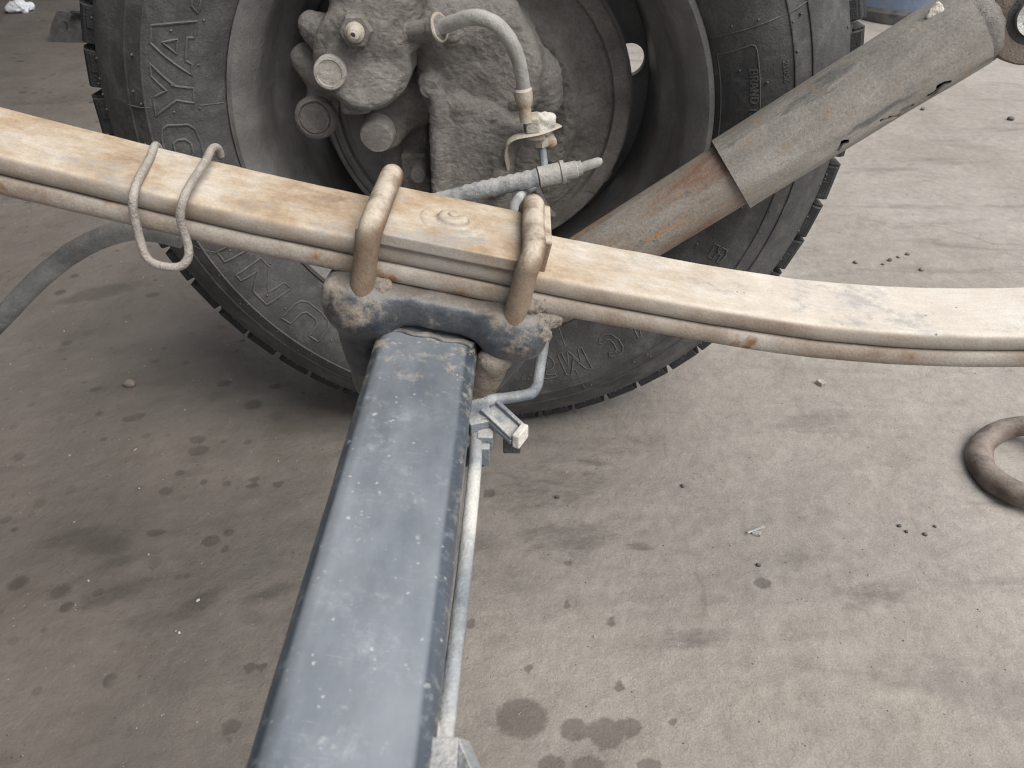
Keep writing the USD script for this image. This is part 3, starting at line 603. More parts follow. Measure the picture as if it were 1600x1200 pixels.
# the swivelling end of the axle and the brake
brake = thing('brake_assembly', 'mud caked disc brake and steering knuckle inside the wheel rim', 'brake')
def c3d(px, py, Y): return atY(px, py, Y)
D = np.array([0, 1.0, 0])
def turned(owner, name, profile, at_, toward, mat, amp=.0004, label=None):
    axis = np.asarray(toward, float) - np.asarray(at_, float)
    return owner.part(name, lumps(lathe(profile, at_, axis, 36).subdivide(), amp, 220), mat, 30, label=label)
def knuckle_field(p):
    a = c3d(748, 120, -.012); lobe = sd_cyl(p, a, a + D * .11, .062, .014)
    pts = [(672, 160), (800, 200), (800, 330), (680, 330)]
    w0, w1 = c3d(738, 200, -.022), c3d(738, 330, -.022)
    web = sd_box(p, (w0 + w1) / 2 + [0.001, .025, -.01], (.0395, .026, .062), [[math.cos(.05), 0, math.sin(.05)], [0, 1, 0], [-math.sin(.05), 0, math.cos(.05)]], .009)
    rib = sd_cap(p, c3d(684, 150, -.02), c3d(688, 320, -.026), .009)
    rib2 = sd_cap(p, c3d(715, 165, -.012), c3d(770, 182, -.008), .012)
    rib3 = sd_cap(p, c3d(800, 205, -.012), c3d(775, 290, -.022), .012)
    top = sd_cap(p, c3d(690, 45, .0), c3d(760, 25, .01), .028, .03)
    top2 = sd_cap(p, c3d(700, 20, .02), c3d(715, -60, .02), .032)
    b = c3d(672, 132, -.012); bolt = sd_cap(p, b - D * .002, b + D * .03, .012)
    b2 = c3d(708, 50, -.01); bolt2 = sd_cap(p, b2 - D * .012, b2 + D * .03, .009)
    b3 = c3d(808, 157, -.004); bolt3 = sd_cap(p, b3 - D * .006, b3 + D * .03, .008)
    boss = sd_cap(p, c3d(838, 120, .05), c3d(842, 150, .06), .026); d = smin(.016, lobe, web, top, top2, boss); d = smin(.006, d, rib, rib2, rib3); d = smin(.004, d, bolt, bolt2, bolt3)
    d = np.maximum(d, -sd_cap(p, c3d(720, 235, -.044), c3d(765, 262, -.046), .017) - .002)
    return d + (meshkit.fbm(p * 62, 5, 11) - .5) * .0034 + (meshkit.fbm(p * 230, 3, 12) - .5) * .0026
for bx_, by_, bY, br_ in ((672, 133, -.014, .0092), (655, 268, .008, .0085)):
    turned(brake, 'bolt_head', [(0, -.02), (br_, -.02), (br_, .008), (br_ * .92, .0105), (0, .011)], c3d(bx_, by_, bY), c3d(bx_, by_, bY) + [0, -1, -.1], MAT['mud'], .0006)
turned(brake, 'caliper_bolt', [(0, -.02), (.0175, -.02), (.0175, .010), (.0160, .0135), (0, .014)], c3d(592, 205, .006), c3d(592, 205, .006) + [-.1, -1, -.2], MAT['mud_pale'], .0012)
lo, hi = c3d(738, 140, .04) - [.12, .11, .17], c3d(738, 140, .04) + [.12, .08, .15]
brake.part('knuckle', lumps(surface_net(knuckle_field, lo, hi, .0027).subdivide(), .0012, 230, 51), MAT['mud'], True)
def caliper_field(p):
    a = c3d(562, 100, -.045); tl = np.array([-.06, -1, -.12]); tl /= np.linalg.norm(tl)
    body = sd_cyl(p, a, a - tl * .11, .046, .010)
    face = sd_cyl(p, c3d(568, 108, -.052), c3d(568, 108, .0), .036, .008)
    up_ = sd_cap(p, c3d(585, 45, -.012), c3d(605, -70, .0), .040, .046)
    neck = sd_cap(p, c3d(545, 25, -.02), c3d(530, -30, -.02), .0125)
    shoulder = sd_cap(p, c3d(548, 45, -.028), c3d(622, 55, -.022), .020, .016)
    horn = sd_cap(p, c3d(618, 55, -.028), c3d(636, 58, -.03), .0135)
    lob1 = sd_cap(p, c3d(488, 40, -.004), c3d(535, 62, -.01), .0135, .02)
    lob1b = sd_cap(p, c3d(490, 52, -.004), c3d(510, 80, -.01), .010)
    lob2 = sd_cap(p, c3d(477, 92, .012), c3d(510, 128, .01), .0145, .018)
    arm = sd_cap(p, c3d(505, 118, .02), c3d(505, 160, .012), .016)
    pinb = sd_cyl(p, c3d(496, 181, .006), c3d(500, 176, .04), .0205, .010)
    pinc = sd_cyl(p, c3d(486, 189, -.020), c3d(492, 184, .0), .0142, .003)
    knob = sd_cyl(p, c3d(513, 117, -.074), c3d(528, 100, -.02), .0145, .004)
    collar = sd_cap(p, c3d(528, 104, -.045), c3d(540, 104, -.03), .012)
    tab = sd_box(p, c3d(556, 157, -.040), (.0145, .007, .012), rd=.004)
    d = smin(.008, body, up_, shoulder, neck); d = smin(.005, d, lob1, lob1b, lob2, arm, horn); d = smin(.004, d, pinb, collar, face); d = smin(.0015, d, tab)
    rough = np.clip((p[:, 0] - c3d(540, 100, -.04)[0]) / .03, .25, 1)
    return d + (meshkit.fbm(p * 85, 5, 21) - .5) * .0040 * rough + (meshkit.fbm(p * 260, 3, 22) - .5) * .0018 * rough
lo, hi = c3d(560, 80, .01) - [.115, .09, .11], c3d(560, 80, .01) + [.10, .10, .15]
cal = brake.part('caliper', lumps(surface_net(caliper_field, lo, hi, .0026).subdivide(), .0009, 240, 52), MAT['mud'], True)
bs = c3d(556, 48, -.058); bd = c3d(549, 58, -.09) - bs; bd /= np.linalg.norm(bd)
cal.part('bleed_nut', lumps(hexnut(bs - bd * .010, bd, .0145, .017).subdivide().subdivide(), .0008, 200), MAT['mud'], 30)
cal.part('bleed_nipple', tm([lathe([(0, 0), (.0085, 0), (.0085, .006), (.0062, .008), (.0062, .013), (.0048, .017), (.0022, .0185), (.0018, .013), (0, .013)], bs + bd * .004, bd, 20)]), MAT['fitting'], 30, label='pale bleed nipple with a hole in its tip')
turned(cal, 'adjuster_cap', [(0, -.02), (.0145, -.02), (.0152, .004), (.0150, .018), (.0138, .0205), (.0115, .0210), (.0108, .0200), (0, .0202)], c3d(519, 110, -.046), c3d(512, 117, -.078), MAT['mud_pale'], .0003, 'pale tan adjuster cap')
turned(cal, 'guide_pin_cap', [(0, -.03), (.019, -.028), (.0208, -.018), (.0212, -.006), (.0200, .004), (.0172, .0085), (.0158, .0090), (.0150, .0070), (.0143, .0070), (.0138, .0094), (0, .0098)], c3d(493, 184, -.012), c3d(487, 188, -.05), MAT['mud'], .0005)
pc = c3d(640, 6, -.035); pdir = np.array([.02, -.6, -.45]); pdir /= np.linalg.norm(pdir)
cal.part('slide_pin_cap', lumps(lathe([(0, -.03), (.020, -.03), (.020, .004), (.017, .010), (0, .011)], pc + [0, .01, .018], pdir, 28).subdivide(), .0006, 150), MAT['mud'], 30)
def carrier_field(p):
    lug = sd_cyl(p, c3d(600, 203, .004), c3d(606, 195, .06), .0215, .007)
    plate = sd_cap(p, c3d(608, 195, .03), c3d(650, 150, .035), .018, .03)
    plate2 = sd_box(p, c3d(632, 215, .05), (.026, .012, .040), rd=.006)
    low = sd_box(p, c3d(652, 285, .03), (.015, .012, .036), rd=.005)
    b = c3d(655, 268, .012); bolt = sd_cyl(p, b, b + D * .03, .009, .003)
    bridge = sd_cap(p, c3d(640, 120, .03), c3d(600, 170, .04), .02)
    d = smin(.010, lug, plate, plate2, bridge); d = smin(.006, d, low); d = smin(.002, d, bolt)
    return d + (meshkit.fbm(p * 80, 4, 31) - .5) * .005 + (meshkit.fbm(p * 260, 3, 32) - .5) * .0015
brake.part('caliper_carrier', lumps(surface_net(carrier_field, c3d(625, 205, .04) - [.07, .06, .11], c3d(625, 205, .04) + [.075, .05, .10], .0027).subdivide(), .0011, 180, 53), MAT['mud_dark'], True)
# splash shield: dished plate thick with mud, bigger on the right
sp = [(.002, .075), (.05, .073), (.085, .080), (.100, .073), (.108, .072), (.116, .083), (.122, .090), (.140, .093), (.1465, .0955), (.1500, .1005), (.1535, .0955), (.1555, .0885), (.168, .0885), (.1715, .0895), (.1725, .0925), (.1715, .0945), (.15, .097), (.002, .097)]
fp = PchipInterpolator(np.arange(len(sp)), np.array(sp))(np.linspace(0, len(sp) - 1, 150))
sh = ylathe(fp, 420); v = sh.vertices
sh.vertices = v + np.column_stack([0 * v[:, 0], -((meshkit.fbm(v * 48, 5, 41) - .5) * .011 + (meshkit.fbm(v * 170, 4, 42) - .5) * .0044) * np.clip((.156 - np.hypot(v[:, 0], v[:, 2])) / .02, .08, 1), 0 * v[:, 0]])
a = np.degrees(np.arctan2(v[:, 2], v[:, 0])); keep = []
fa = a[sh.faces]; inside = ~(((fa > 128) | (fa < -100)).all(1))
sh.update_faces(inside); sh.remove_unreferenced_vertices()
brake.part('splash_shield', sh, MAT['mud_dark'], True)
rot = brake.part('brake_disc', tm([ylathe([(.09, .100), (.150, .100), (.152, .105), (.1575, .105), (.1595, .099), (.164, .099), (.166, .104), (.169, .104), (.170, .100), (.174, .100), (.176, .102), (.176, .109), (.174, .111), (.09, .111)], 128), ylathe([(.09, .119), (.174, .119), (.176, .121), (.176, .128), (.174, .130), (.09, .130)], 128), ylathe([(.09, .112), (.13, .112), (.13, .158), (.09, .158)], 64)]), MAT['rim'], 30)
brake.part('hub', ylathe([(.001, .105), (.11, .105), (.11, .185), (.001, .185)], 64), MAT['rim'], 30)
ex = tube(spline([c3d(835, 285, .075), c3d(850, 320, .072), c3d(866, 340, .068)], 10), .0045, 8, bump=.001)
brake.part('shield_rib', ex, MAT['mud_dark'], True)

# ------------------------------------------------------------------ leaf spring
spring = thing('leaf_spring', 'pale dusty two leaf steel spring lying across the axle', 'leaf spring')
LC = CubicSpline([-.62, -.5, -.40, -.294, -.193, -.13, -.065, .011, .085, .142, .26, .346, .43, .55, .70], [.222, .173, .139, .1055, .0785, .0625, .0475, .031, .0145, .003, -.0170, -.0235, -.0225, -.012, .012])
def leaf(off, y0, y1, th, x0, x1, seed):
    xs = np.arange(x0, x1, .006); sl = LC(xs, 1); nx, nz = -sl / np.hypot(1, sl), 1 / np.hypot(1, sl)
    sec = []; r = th / 2
    for t in np.linspace(-90, 90, 11): sec.append((y1 - r * .6 + .6 * r * math.cos(math.radians(t)), -r + r * math.sin(math.radians(t))))
    for y in np.linspace(y1 - r * 1.2, y0 + r * 1.2, 9): sec.append((y, 0))
    for t in np.linspace(90, 270, 9): sec.append((y0 + r * .6 + .6 * r * math.cos(math.radians(t)), -r + r * math.sin(math.radians(t))))
    for y in np.linspace(y0 + r * 1.2, y1 - r * 1.2, 5): sec.append((y, -th))
    sec = np.array(sec); n = len(sec)
    yaw = 0 * xs
    h = off + sec[None, :, 1]
    v = np.stack([xs[:, None] + nx[:, None] * h, yaw[:, None] + sec[None, :, 0] + 0 * h, LC(xs)[:, None] + nz[:, None] * h], -1).reshape(-1, 3)
    f = [(i * n + k, (i + 1) * n + k, (i + 1) * n + (k + 1) % n, i * n + (k + 1) % n) for i in range(len(xs) - 1) for k in range(n)]
    m = tm((v, f)); m = m if m.volume > 0 else (m.invert() or m)
    m.vertices = m.vertices + m.vertex_normals * ((meshkit.fbm(m.vertices * 35, 4, seed) - .5) * .0012)[:, None]
    return m
spring.part('main_leaf', leaf(0, -.3395, -.2695, .0132, -.60, .68, 1), MAT['leaf'], True)
spring.part('second_leaf', leaf(-.0142, -.340, -.269, .0132, -.58, .66, 2), MAT['leaf_low'], True)
plate = rbox((.1175, .078, .0085), .0012, 2).subdivide().subdivide()
spring.part('clamp_plate', placed(plate, ax(-.004, -.3035, .0045), np.column_stack([[CS, 0, -SN], [0, 1, 0], [SN, 0, CS]])), MAT['leaf'], 25)
spring.part('plate_lug', placed(rbox((.006, .060, .024), .0015, 2), ax(.0583, -.303, .009), np.column_stack([[CS, 0, -SN], [0, 1, 0], [SN, 0, CS]])), MAT['ubolt'], 25)
cb = ax(-.004, -.304, .0085)
spring.part('centre_bolt', lumps(lathe([(.0001, .0065), (.0035, .0062), (.0042, .0045), (.007, .0052), (.0098, .004), (.0112, .0015), (.013, .0004), (.0205, .0016), (.024, -.0005)], cb, ax(0, 0, 1) - ax(0, 0, 0), 36).subdivide(), .0005, 220), MAT['leaf'], True, label='worn tan bolt head sunk in the clamp plate')

# U-bolts
def ubolt(s):
    r = .0077
    pts = [(s, -.3495, -.036), (s + .001, -.3495, -.012), (s + .001, -.3495, .004), (s + .002, -.348, .0125), (s + .003, -.340, .0185), (s + .003, -.322, .0185), (s + .003, -.286, .0185), (s + .003, -.269, .0175), (s + .002, -.2605, .009), (s + .001, -.2595, -.01), (s, -.2595, -.04)]
    return tube(spline([ax(*p) for p in pts], 60), r, 20, bump=.0004)
ub = []
for s, lab in ((-.0545, 'rusty U-bolt clamping the spring left of the centre bolt'), (.0465, 'rusty U-bolt clamping the spring right of the centre bolt')):
    t = thing('u_bolt', lab, 'U-bolt', group='U-bolts holding the spring on the axle')
    t.part('rod', ubolt(s), MAT['ubolt'], True)

# wire clip round the leaves
F = -.349
wp = [(250, 236, -.262), (244, 227, -.268), (236, 243, -.29), (222, 270, F + .028), (209, 302, F + .003), (208, 328, F), (213, 352, F), (222, 385, F - .002), (232, 405, F - .004), (252, 415, F - .005), (282, 416, F - .004), (294, 402, F - .002), (293, 380, F), (284, 352, F), (282, 330, F), (289, 306, F + .004), (306, 275, F + .03), (324, 246, -.292), (333, 231, -.270), (341, 232, -.262), (345, 246, -.258)]
clip = thing('wire_clip', 'bent steel wire clip looped round the left half of the spring', 'wire clip', tube(spline([atY(*p) for p in wp], 120), .0027, 10, bump=.0002), MAT['wire'], True)

# ------------------------------------------------------------------ damper
A0, A1 = np.array([.2455, -.100, -.0025]), np.array([.4185, -.100, .1235])
ud = (A1 - A0) / np.linalg.norm(A1 - A0); Ls = np.linalg.norm(A1 - A0)
damper = thing('shock_absorber', 'long dented grey shock absorber leaning in front of the tyre', 'shock absorber')
damper.part('inner_tube', lathe([(.001, -.215), (.0295, -.215), (.0305, -.21), (.0305, .05), (.001, .05)], A0, ud, 48), MAT['shock_in'], 40)
def cover():
    nz, na = 90, 96; zz = np.linspace(0, Ls, nz); th = np.linspace(0, 2 * np.pi, na, endpoint=False); R = frame(ud)
    Z, T = np.meshgrid(zz, th, indexing='ij')
    def shell(r):
        rr = r * (1 - .03 * (Z / Ls)); p = np.stack([rr * np.cos(T), rr * np.sin(T), Z], -1) @ R.T + A0
        return p
    o, i = shell(.0355), shell(.0335)
    nrm = (o - i) / .002
    dn = np.zeros(Z.shape)
    for px, py, rad, dp in [(1459, 22, .011, -.0035), (1400, 190, .03, -.0012), (1250, 215, .03, -.0009), (1300, 238, .012, -.0015), (1370, 110, .025, -.0012)]:
        c = atY(px, py, -.132); dn += dp * np.exp(-(np.linalg.norm(o - c, axis=-1) / rad) ** 2)
    dn += (meshkit.fbm(o.reshape(-1, 3) * 30, 3, 6).reshape(Z.shape) - .5) * .0012
    o = o + nrm * dn[..., None]; i = i + nrm * dn[..., None]
    v = np.vstack([o.reshape(-1, 3), i.reshape(-1, 3)]); N = nz * na; f = []
    crack = [atY(px, py, -.118) for px, py in ((1385, 190), (1400, 186), (1420, 172), (1440, 161), (1455, 151), (1470, 140), (1484, 134), (1293, 237), (1307, 226))]
    ctr = cKDTree(np.array(crack))
    wid = (meshkit.noise(o.reshape(-1, 3) * 180, 3)).reshape(Z.shape)
    for a in range(nz - 1):
        for b in range(na):
            c = (b + 1) % na; p, q, r, s = a * na + b, a * na + c, (a + 1) * na + c, (a + 1) * na + b
            f += [(p, q, r, s), (N + p, N + s, N + r, N + q)]
    for b in range(na):
        c = (b + 1) % na; f += [(b, N + b, N + c, c), ((nz - 1) * na + b, (nz - 1) * na + c, N + (nz - 1) * na + c, N + (nz - 1) * na + b)]
    return tm((v, f))
dc = cover(); dc = dc if dc.volume > 0 else (dc.invert() or dc)
# rust has eaten a seam along the lower side
seam = [[(1312, 240), (1320, 228), (1326, 226)], [(1380, 194), (1394, 190), (1404, 188), (1412, 180), (1421, 174), (1428, 170)], [(1446, 161), (1455, 156), (1464, 150), (1470, 141), (1478, 136), (1486, 133)]]
cm = manifold3d.Manifold(manifold3d.Mesh(dc.vertices.astype(np.float32), dc.faces.astype(np.uint32)))
if cm.is_empty() or cm.volume() <= 0: cm = None
if cm is not None:
    for line in seam:
        for k, (a, b) in enumerate(zip(line, line[1:])):
            a, b = (a[0] - 3, a[1] - 5), (b[0] - 3, b[1] - 5)
            def surf(px, py):
                d = sight(px, py); d /= np.linalg.norm(d); best = None
                for t in np.linspace(.3, 1.2, 900):
                    p = EYE + d * t - A0; 
                    if np.linalg.norm(p - ud * (p @ ud)) < .0352: return EYE + d * t
                return atY(px, py, -.1)
            p0, p1 = surf(*a), surf(*b); w = .0013 + .0007 * (k % 2)
            s0 = trimesh.creation.icosphere(1, w); s1 = trimesh.creation.icosphere(1, w * .7)
            dd = sight(*a); dd /= np.linalg.norm(dd)
            p1 = p1 + (p1 - p0) * .25; pts = np.vstack([s0.vertices + p0 - dd * .004, s1.vertices + p1 - dd * .004, s0.vertices + p0 + dd * .004, s1.vertices + p1 + dd * .004])
            cm = cm - manifold3d.Manifold.hull_points(pts)
    dc = tm(cm)
damper.part('dust_cover', dc, MAT['shock'], 35)
damper.part('end_cap', lumps(lathe([(.001, -.012), (.0335, -.010), (.0335, .004), (.031, .010), (.025, .014), (.018, .020), (.001, .022)], A1, ud, 40).subdivide(), .0014, 110), MAT['mud'], True, label='mud covered end cap')
sf = trimesh.creation.icosphere(3, .008); sf.vertices *= [.75, .28, 1.0]; sf.apply_translation(surf(1461, 22) + [0, .0012, 0]); damper.part('bare_scuff', lumps(sf, .003, 150, 4), MAT['chalk'], True, label='bright scuffed spot near the upper end')
ec = atY(1606, 22, -.105); ead = np.array([-.22, -1, .10]); ead /= np.linalg.norm(ead)
eye = damper.part('eye', lumps(lathe([(.021, -.022), (.034, -.022), (.0355, -.019), (.0355, .019), (.034, .022), (.021, .022)], ec, ead, 48, True), .0008, 90), MAT['ring'], 35)
eye.part('bushing', lathe([(.013, -.02), (.0215, -.0205), (.0215, .0205), (.013, .02)], ec, ead, 40, True), MAT['scrap'], 30)
eye.part('sleeve', lathe([(.0105, -.024), (.0135, -.026), (.0148, -.024), (.0148, .026), (.0105, .024)], ec, ead, 40, True), MAT['bare'], 30, label='shiny steel sleeve')
damper.part('eye_mount', lumps(lathe([(.001, -.02), (.022, -.02), (.026, .01), (.026, .04), (.02, .05), (.001, .05)], A1 + ud * .02 + [0.008, .02, .012], ud, 32).subdivide(), .001, 100), MAT['rusty'], True)
lowc = A0 - ud * .225
damper.part('lower_eye', lathe([(.012, -.02), (.026, -.02), (.026, .02), (.012, .02)], lowc, [0, 1, 0], 32, True), MAT['ring'], 35)

# ------------------------------------------------------------------ hoses, pipe, cable
hose = thing('brake_hose', 'dust coated rubber brake hose arching over the knuckle', 'hose')
hp = [(668, 47, -.045), (690, 42, -.05), (718, 32, -.06), (745, 27, -.066), (775, 38, -.066), (798, 65, -.060), (811, 98, -.052), (817, 130, -.046), (818, 148, -.044)]
hose.part('hose', tube(spline([atY(*p) for p in hp], 60), .0066, 16, bump=.0005), MAT['hose_grey'], True)
e0, e1 = atY(626, 56, -.03), atY(690, 42, -.05); ed = e1 - e0; el = np.linalg.norm(ed)
hose.part('fitting', lumps(lathe([(.001, 0), (.0105, 0), (.0105, .012), (.0092, .014), (.0098, el * .75), (.0112, el * .8), (.0112, el * .97), (.008, el), (.001, el)], e0, ed, 24).subdivide(), .0008, 160), MAT['mud'], 35)
hose.part('collar', lathe([(.0072, 0), (.0122, .0), (.0128, .0015), (.0122, .003), (.0072, .003)], e1 - ed / el * .004, ed, 24), MAT['fitting'], 30)
f0, f1 = atY(817, 140, -.045), atY(822, 190, -.043); fd = f1 - f0; fl = np.linalg.norm(fd)
hose.part('fitting', lathe([(.0066, -.002), (.0088, 0), (.0088, fl * .2), (.0078, fl * .42), (.0058, fl * .55), (.0062, fl), (.001, fl)], f0, fd, 24), MAT['rusty'], 30, label='rust stained hose end')
br = thing('hose_bracket', 'small bent strap bracket holding the end of the brake hose', 'bracket')
bc = atY(842, 192, -.036)
br.part('block', lumps(placed(rbox((.020, .014, .015), .002, 2).subdivide(), bc + [-.006, 0, 0], frame(fd)), .0006, 200), MAT['fitting'], 30)
b2 = trimesh.creation.icosphere(3, .012); b2.vertices *= [.95, .7, .9]; b2.apply_translation(atY(850, 193, -.032)); br.part('mud_lump', lumps(b2, .006, 110, 6), MAT['chalk'], True)
st = fillet([atY(x, y, Yq) for x, y, Yq in ((872, 196, -.026), (845, 207, -.042), (805, 214, -.042), (793, 222, -.041), (790, 240, -.034), (796, 266, -.022))], .006)
br.part('strap', tube(st, .0058, 8, aspect=.32, bump=.0003), MAT['fitting'], 40)
br.part('slot_nut', placed(rbox((.0175, .009, .0065), .0012, 2), atY(838, 213, -.038)), MAT['rusty'], 30)
br.part('nut', hexnut(atY(846, 214, -.034), fd, .0072, .009), MAT['fitting'], 25)
b3 = trimesh.creation.icosphere(3, .0085); b3.apply_translation(atY(856, 220, -.026)); br.part('rust_lump', lumps(b3, .002, 150, 9), MAT['rusty'], True)

pipe = thing('brake_pipe', 'thin pale brake pipe bent round the seat and running beside the beam', 'pipe')
upper = [(845, 219, -.034), (849, 245, -.036), (850, 266, -.045), (838, 288, -.075), (818, 302, -.12), (806, 316, -.18), (802, 340, -.235), (812, 400, -.262)]
down = [(846, 470, -.275), (852, 505, -.318), (850, 530, -.328), (844, 568, -.338)]
P1 = [atY(*p) for p in upper] + [atY(*p) for p in down]
tail = [atY(840, 600, -.347), atY(832, 613, -.354), atY(815, 618, -.36), atY(785, 623, -.375), atY(764, 627, -.388), atZ(752, 637, -.052), atZ(746, 652, -.052), atZ(744, 690, -.052), atZ(741, 740, -.052), atZ(732, 830, -.052), atZ(722, 920, -.052), atZ(713, 1000, -.053), atZ(702, 1090, -.054), atZ(692, 1180, -.055), atZ(683, 1260, -.056)]
PP = np.vstack([spline(P1, 70), spline(tail, 110)])
pipe.part('tube', tube(PP, .0040, 12, bump=.0002), MAT['pipe'], True)
cable = thing('sensor_cable', 'ribbed sensor cable end pointing right above the clamp plate', 'cable')
q0, q1 = atY(640, 322, -.14), atY(842, 277, -.125); cd = (q1 - q0); cl = np.linalg.norm(cd)
pr = [(.001, 0), (.0055, 0)]
for k in range(30):
    z = cl * (k + .5) / 30; r = .0058 + .0016 * min(1, k / 16) + (.0011 if k > 12 else .0003) * (k % 2); pr += [(r, z)]
pr += [(.0066, cl), (.001, cl)]
cable.part('ribbed_sleeve', lathe(pr, q0, cd, 20), MAT['cable'], 50)
cu = cd / cl
cable.part('end_sleeve', lathe([(.001, 0), (.0092, 0), (.0092, .0195), (.0104, .020), (.0104, .0235), (.0075, .024), (.0075, .034), (.0065, .035), (.0065, .039), (.001, .039)], q1, cu, 24), MAT['hose_grey'], 30)
cable.part('nipple', lathe([(.001, 0), (.0042, 0), (.0046, .008), (.0040, .018), (.0022, .021), (.001, .021)], q1 + cu * .037, cu + [0, 0, .12], 16), MAT['hose_grey'], 30)
ah = [(-60, 560, -.235), (0, 500, -.24), (45, 452, -.245), (95, 408, -.25), (140, 380, -.25), (185, 363, -.25), (225, 360, -.25), (285, 372, -.25)]
thing('air_hose', 'grey black rubber hose curving down to the left below the spring', 'hose', tube(spline([atY(*p) for p in ah], 60), .0080, 18, bump=.0004), MAT['hose'], True)

# plastic pipe clips on the beam
pcp = thing('pipe_clip', 'open plastic pipe clip with its strap sticking out to the right', 'clip')
def quadbar(a, b, w, t, up=(0, 0, 1), rd=.0008):
    a, b = np.asarray(a), np.asarray(b); d = b - a; L = np.linalg.norm(d); d = d / L
    s = np.cross(np.asarray(up, float), d); s /= np.linalg.norm(s); u = np.cross(d, s)
    return placed(rbox((w, t, L), rd, 2), (a + b) / 2, np.column_stack([s, u, d]))
zc = -.046
pcp.part('saddle', quadbar(atZ(733, 650, zc), atZ(766, 642, zc + .002), .021, .008, (0, 0, 1)), MAT['clip'], 30)
pcp.part('saddle_lip', quadbar(atZ(733, 668, zc), atZ(768, 660, zc), .007, .009), MAT['clip'], 30)
a, b = atZ(764, 640, zc + .004), atZ(812, 684, zc - .001)
pcp.part('strap', quadbar(a, b, .016, .0035), MAT['clip'], 30)
pcp.part('strap_rib', quadbar(a + [.0046, .0040, .0028], b + [.0046, .0040, .0022], .0030, .004), MAT['clip'], 30)
pcp.part('strap_rib', quadbar(a - [.0046, .0040, -.0028], b - [.0046, .0040, -.0022], .0030, .004), MAT['clip'], 30)
pcp.part('strap_tip', placed(rbox((.005, .0135, .010), .001, 2), atZ(813, 681, zc + .001), np.column_stack([[.9, -.43, 0], [.43, .9, 0], [0, 0, 1]])), MAT['chalk'], 30, label='pale chalky hook at the strap end')
pcp.part('hook', placed(rbox((.011, .010, .012), .001, 2), atZ(800, 690, zc - .010)), MAT['scrap'], 30)
pcp.part('latch', placed(rbox((.010, .014, .010), .001, 2), atZ(759, 682, zc - .006)), MAT['clip'], 30)
pcp.part('latch', placed(rbox((.007, .006, .014), .001, 2), atZ(757, 710, zc - .012)), MAT['clip'], 30)
pcp.part('base', placed(rbox((.016, .03, .018), .002, 2), atZ(740, 690, zc - .014)), MAT['scrap'], 30)
pc2 = thing('pipe_clip', 'blue grey plastic pipe clip at the bottom edge of the beam', 'clip')
pc2.part('saddle', quadbar(atZ(672, 1192, -.036), atZ(716, 1192, -.036), .017, .008), MAT['clip'], 30)
pc2.part('strap', quadbar(atZ(718, 1190, -.036), atZ(737, 1194, -.042), .017, .007), MAT['clip'], 30)
ml = trimesh.creation.icosphere(3, .0085); ml.vertices *= [.55, 1.5, .9]; ml.apply_translation(atZ(674, 1168, -.052)); pc2.part('mud_lump', lumps(ml, .0015, 200), MAT['chalk'], True)

# ------------------------------------------------------------------ things lying about
rc_ = atZ(1588, 722); 
th = np.linspace(0, 2 * np.pi, 96, endpoint=False)
rc_ = atZ(1600, 740)
ringp = np.column_stack([rc_[0] + .0545 * np.cos(th) + .010 * np.sin(th), rc_[1] + .066 * np.sin(th), -HUB + .020 + .012 * np.cos(th) + .004 * np.sin(2 * th)])
iron = thing('iron_ring', 'heavy worn iron ring lying on the ground at the right edge', 'ring', lumps(tube(ringp, .0126 + .003 * np.cos(th - 3.0), 24, True), .0022, 40), MAT['ring'], True)
drum = thing('oil_drum', 'faded blue steel drum standing at the top right behind the tyre', 'drum')
dcx = np.array([1.70, 2.86, -HUB])
drum.part('body', lathe([(.001, .02), (.283, .02), (.287, .05), (.287, .27), (.293, .28), (.293, .30), (.287, .31), (.287, .56), (.293, .57), (.293, .59), (.287, .60), (.287, .86), (.001, .86)], dcx, [0, 0, 1], 64), MAT['blue'], 30)
drum.part('bottom_rim', lathe([(.27, 0), (.294, 0), (.297, .012), (.297, .04), (.288, .055), (.27, .055)], dcx, [0, 0, 1], 64), MAT['drum_rim'], 30)
pp = trimesh.creation.icosphere(3, .045); pp.vertices *= [1, .9, .6]; pp = lumps(pp, .03, 34, 3, 3); pp.apply_translation(atZ(34, 20) + [0, 0, .02])
thing('crumpled_paper', 'small crumpled white paper on the ground at the top left', 'paper', pp, MAT['paper'], False)
sc = thing('scrap_bracket', 'dark steel bracket with a hole lying behind the tyre at the left', 'bracket')
s0 = atZ(122, 62)
bx = manifold3d.Manifold.hull_points(np.array([(-.09, -.05, 0), (.14, -.06, 0), (.14, .07, 0), (-.06, .07, 0), (-.07, -.02, .06), (-.045, .0, .10), (.14, -.02, .09), (.14, .05, .09), (-.03, .05, .10)], float)) - manifold3d.Manifold.cylinder(.05, .018, .018, 24, True).rotate((80, 0, 15)).translate((-.02, -.045, .055))
sc.part('block', placed(tm(bx), s0), MAT['scrap'], False)
sc.part('tab', placed(rbox((.09, .03, .012), .003, 2), s0 + [.07, -.03, .104]), MAT['scrap'], 30)
def stone(px, py, r, seed, squash=(1, .8, .65), mat='stone', cube=False):
    b = trimesh.creation.icosphere(2, r) if not cube else rbox((2 * r, 1.7 * r, 1.5 * r), r * .3, 2).subdivide()
    if not cube: b.vertices *= squash
    b = lumps(b, r * .35, .7 / r, seed, 3); R = trimesh.transformations.rotation_matrix(seed * 1.3, [0, 0, 1])[:3, :3]
    c = atZ(px, py); return placed(b, [c[0], c[1], gz(c[0], c[1]) + r * .4], R)
thing('stone', 'rough brownish stone on the ground left of the tyre below the spring', 'stone', stone(205, 606, .0095, 2, (1, .75, .5)), MAT['ring'], False)
thing('stone', 'small squarish grey stone on the pale ground below the right of the spring', 'stone', stone(1282, 602, .0062, 4, cube=True), MAT['stone'], 30)
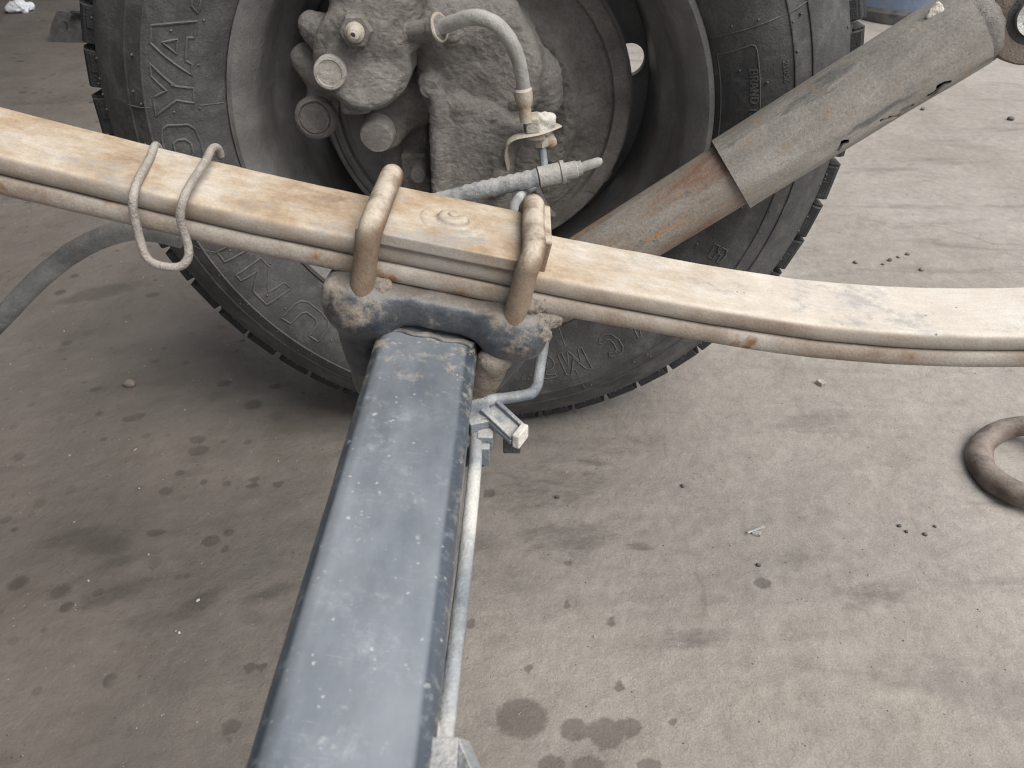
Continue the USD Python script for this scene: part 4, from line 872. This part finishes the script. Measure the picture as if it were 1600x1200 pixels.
thing('scrap_sliver', 'thin bright metal sliver on the ground right of the beam', 'scrap', tm([quadbar(atZ(1166, 838) + [0, 0, .006], atZ(1192, 830) + [0, 0, .008], .003, .0015), quadbar(atZ(1174, 834) + [0, 0, .003], atZ(1188, 838) + [0, 0, .003], .006, .004)]), MAT['bare'], False)
thing('scrap_sliver', 'curled pale shaving on the dark ground left of the beam', 'scrap', tube(spline([atZ(208, 711) + [0, 0, .003], atZ(214, 708) + [0, 0, .006], atZ(216, 704) + [0, 0, .003]], 10), .0012, 6), MAT['wire'], True)
R1, R2 = 'dark crumbs lying left of the iron ring', 'dark crumbs beyond the right half of the spring'
L1, L2 = 'dark earth crumb in the loose row below and left of the iron ring', 'dark earth crumb on the pale ground just beyond the right half of the spring'
for k, (x, y, r, mat, lab, grp) in enumerate([
    (1406, 820, .0028, 'scrap', L1, R1), (1417, 829, .0026, 'scrap', L1, R1), (1446, 834, .0030, 'scrap', L1, R1), (1461, 822, .0022, 'scrap', L1, R1),
    (1335, 415, .0045, 'ring', L2, R2), (1389, 411, .0052, 'ring', L2, R2), (1402, 406, .004, 'ring', L2, R2), (1416, 403, .0045, 'ring', L2, R2), (1438, 426, .005, 'ring', L2, R2), (1378, 418, .003, 'ring', L2, R2),
    (312, 945, .0019, 'chalk', 'white pebble lying in the dark smear left of the beam', None), (283, 996, .0017, 'chalk', 'white pebble on plain brown earth left of the beam, below the dark smears', None),
    (871, 778, .0032, 'scrap', 'black crumb on the brown ground right of the open pipe clip', None), (1066, 762, .0030, 'scrap', 'black crumb alone on the ground below the lower right of the tyre', None),
    (1184, 886, .0028, 'scrap', 'black crumb just below the bright metal sliver', None), (1440, 175, .0075, 'scrap', 'dark lump on the pale ground under the torn edge of the shock absorber', None),
    (1577, 190, .009, 'scrap', 'flat dark flake on the pale ground near the right edge, below the shock absorber eye', None)]):
    thing('pebble', lab, 'pebble', stone(x, y, r, k + 10), MAT[mat], 40, group=grp)
grit = []
rg = np.random.default_rng(3); bs_ = trimesh.creation.icosphere(0, 1.0)
for k in range(1400):
    x, y = rg.uniform(-1.3, 1.5), rg.uniform(-.6, 1.6); r = .0006 + .0011 * rg.random() ** 3
    m = bs_.copy(); m.vertices = m.vertices * rg.uniform(.6, 1.2, (12, 3)) * r + [x, y, gz(x, y) + r * .3]; grit.append(m)
thing('grit', 'fine grit strewn over the packed earth', 'grit', tm(grit), MAT['stone'], False, kind='stuff')

finish()
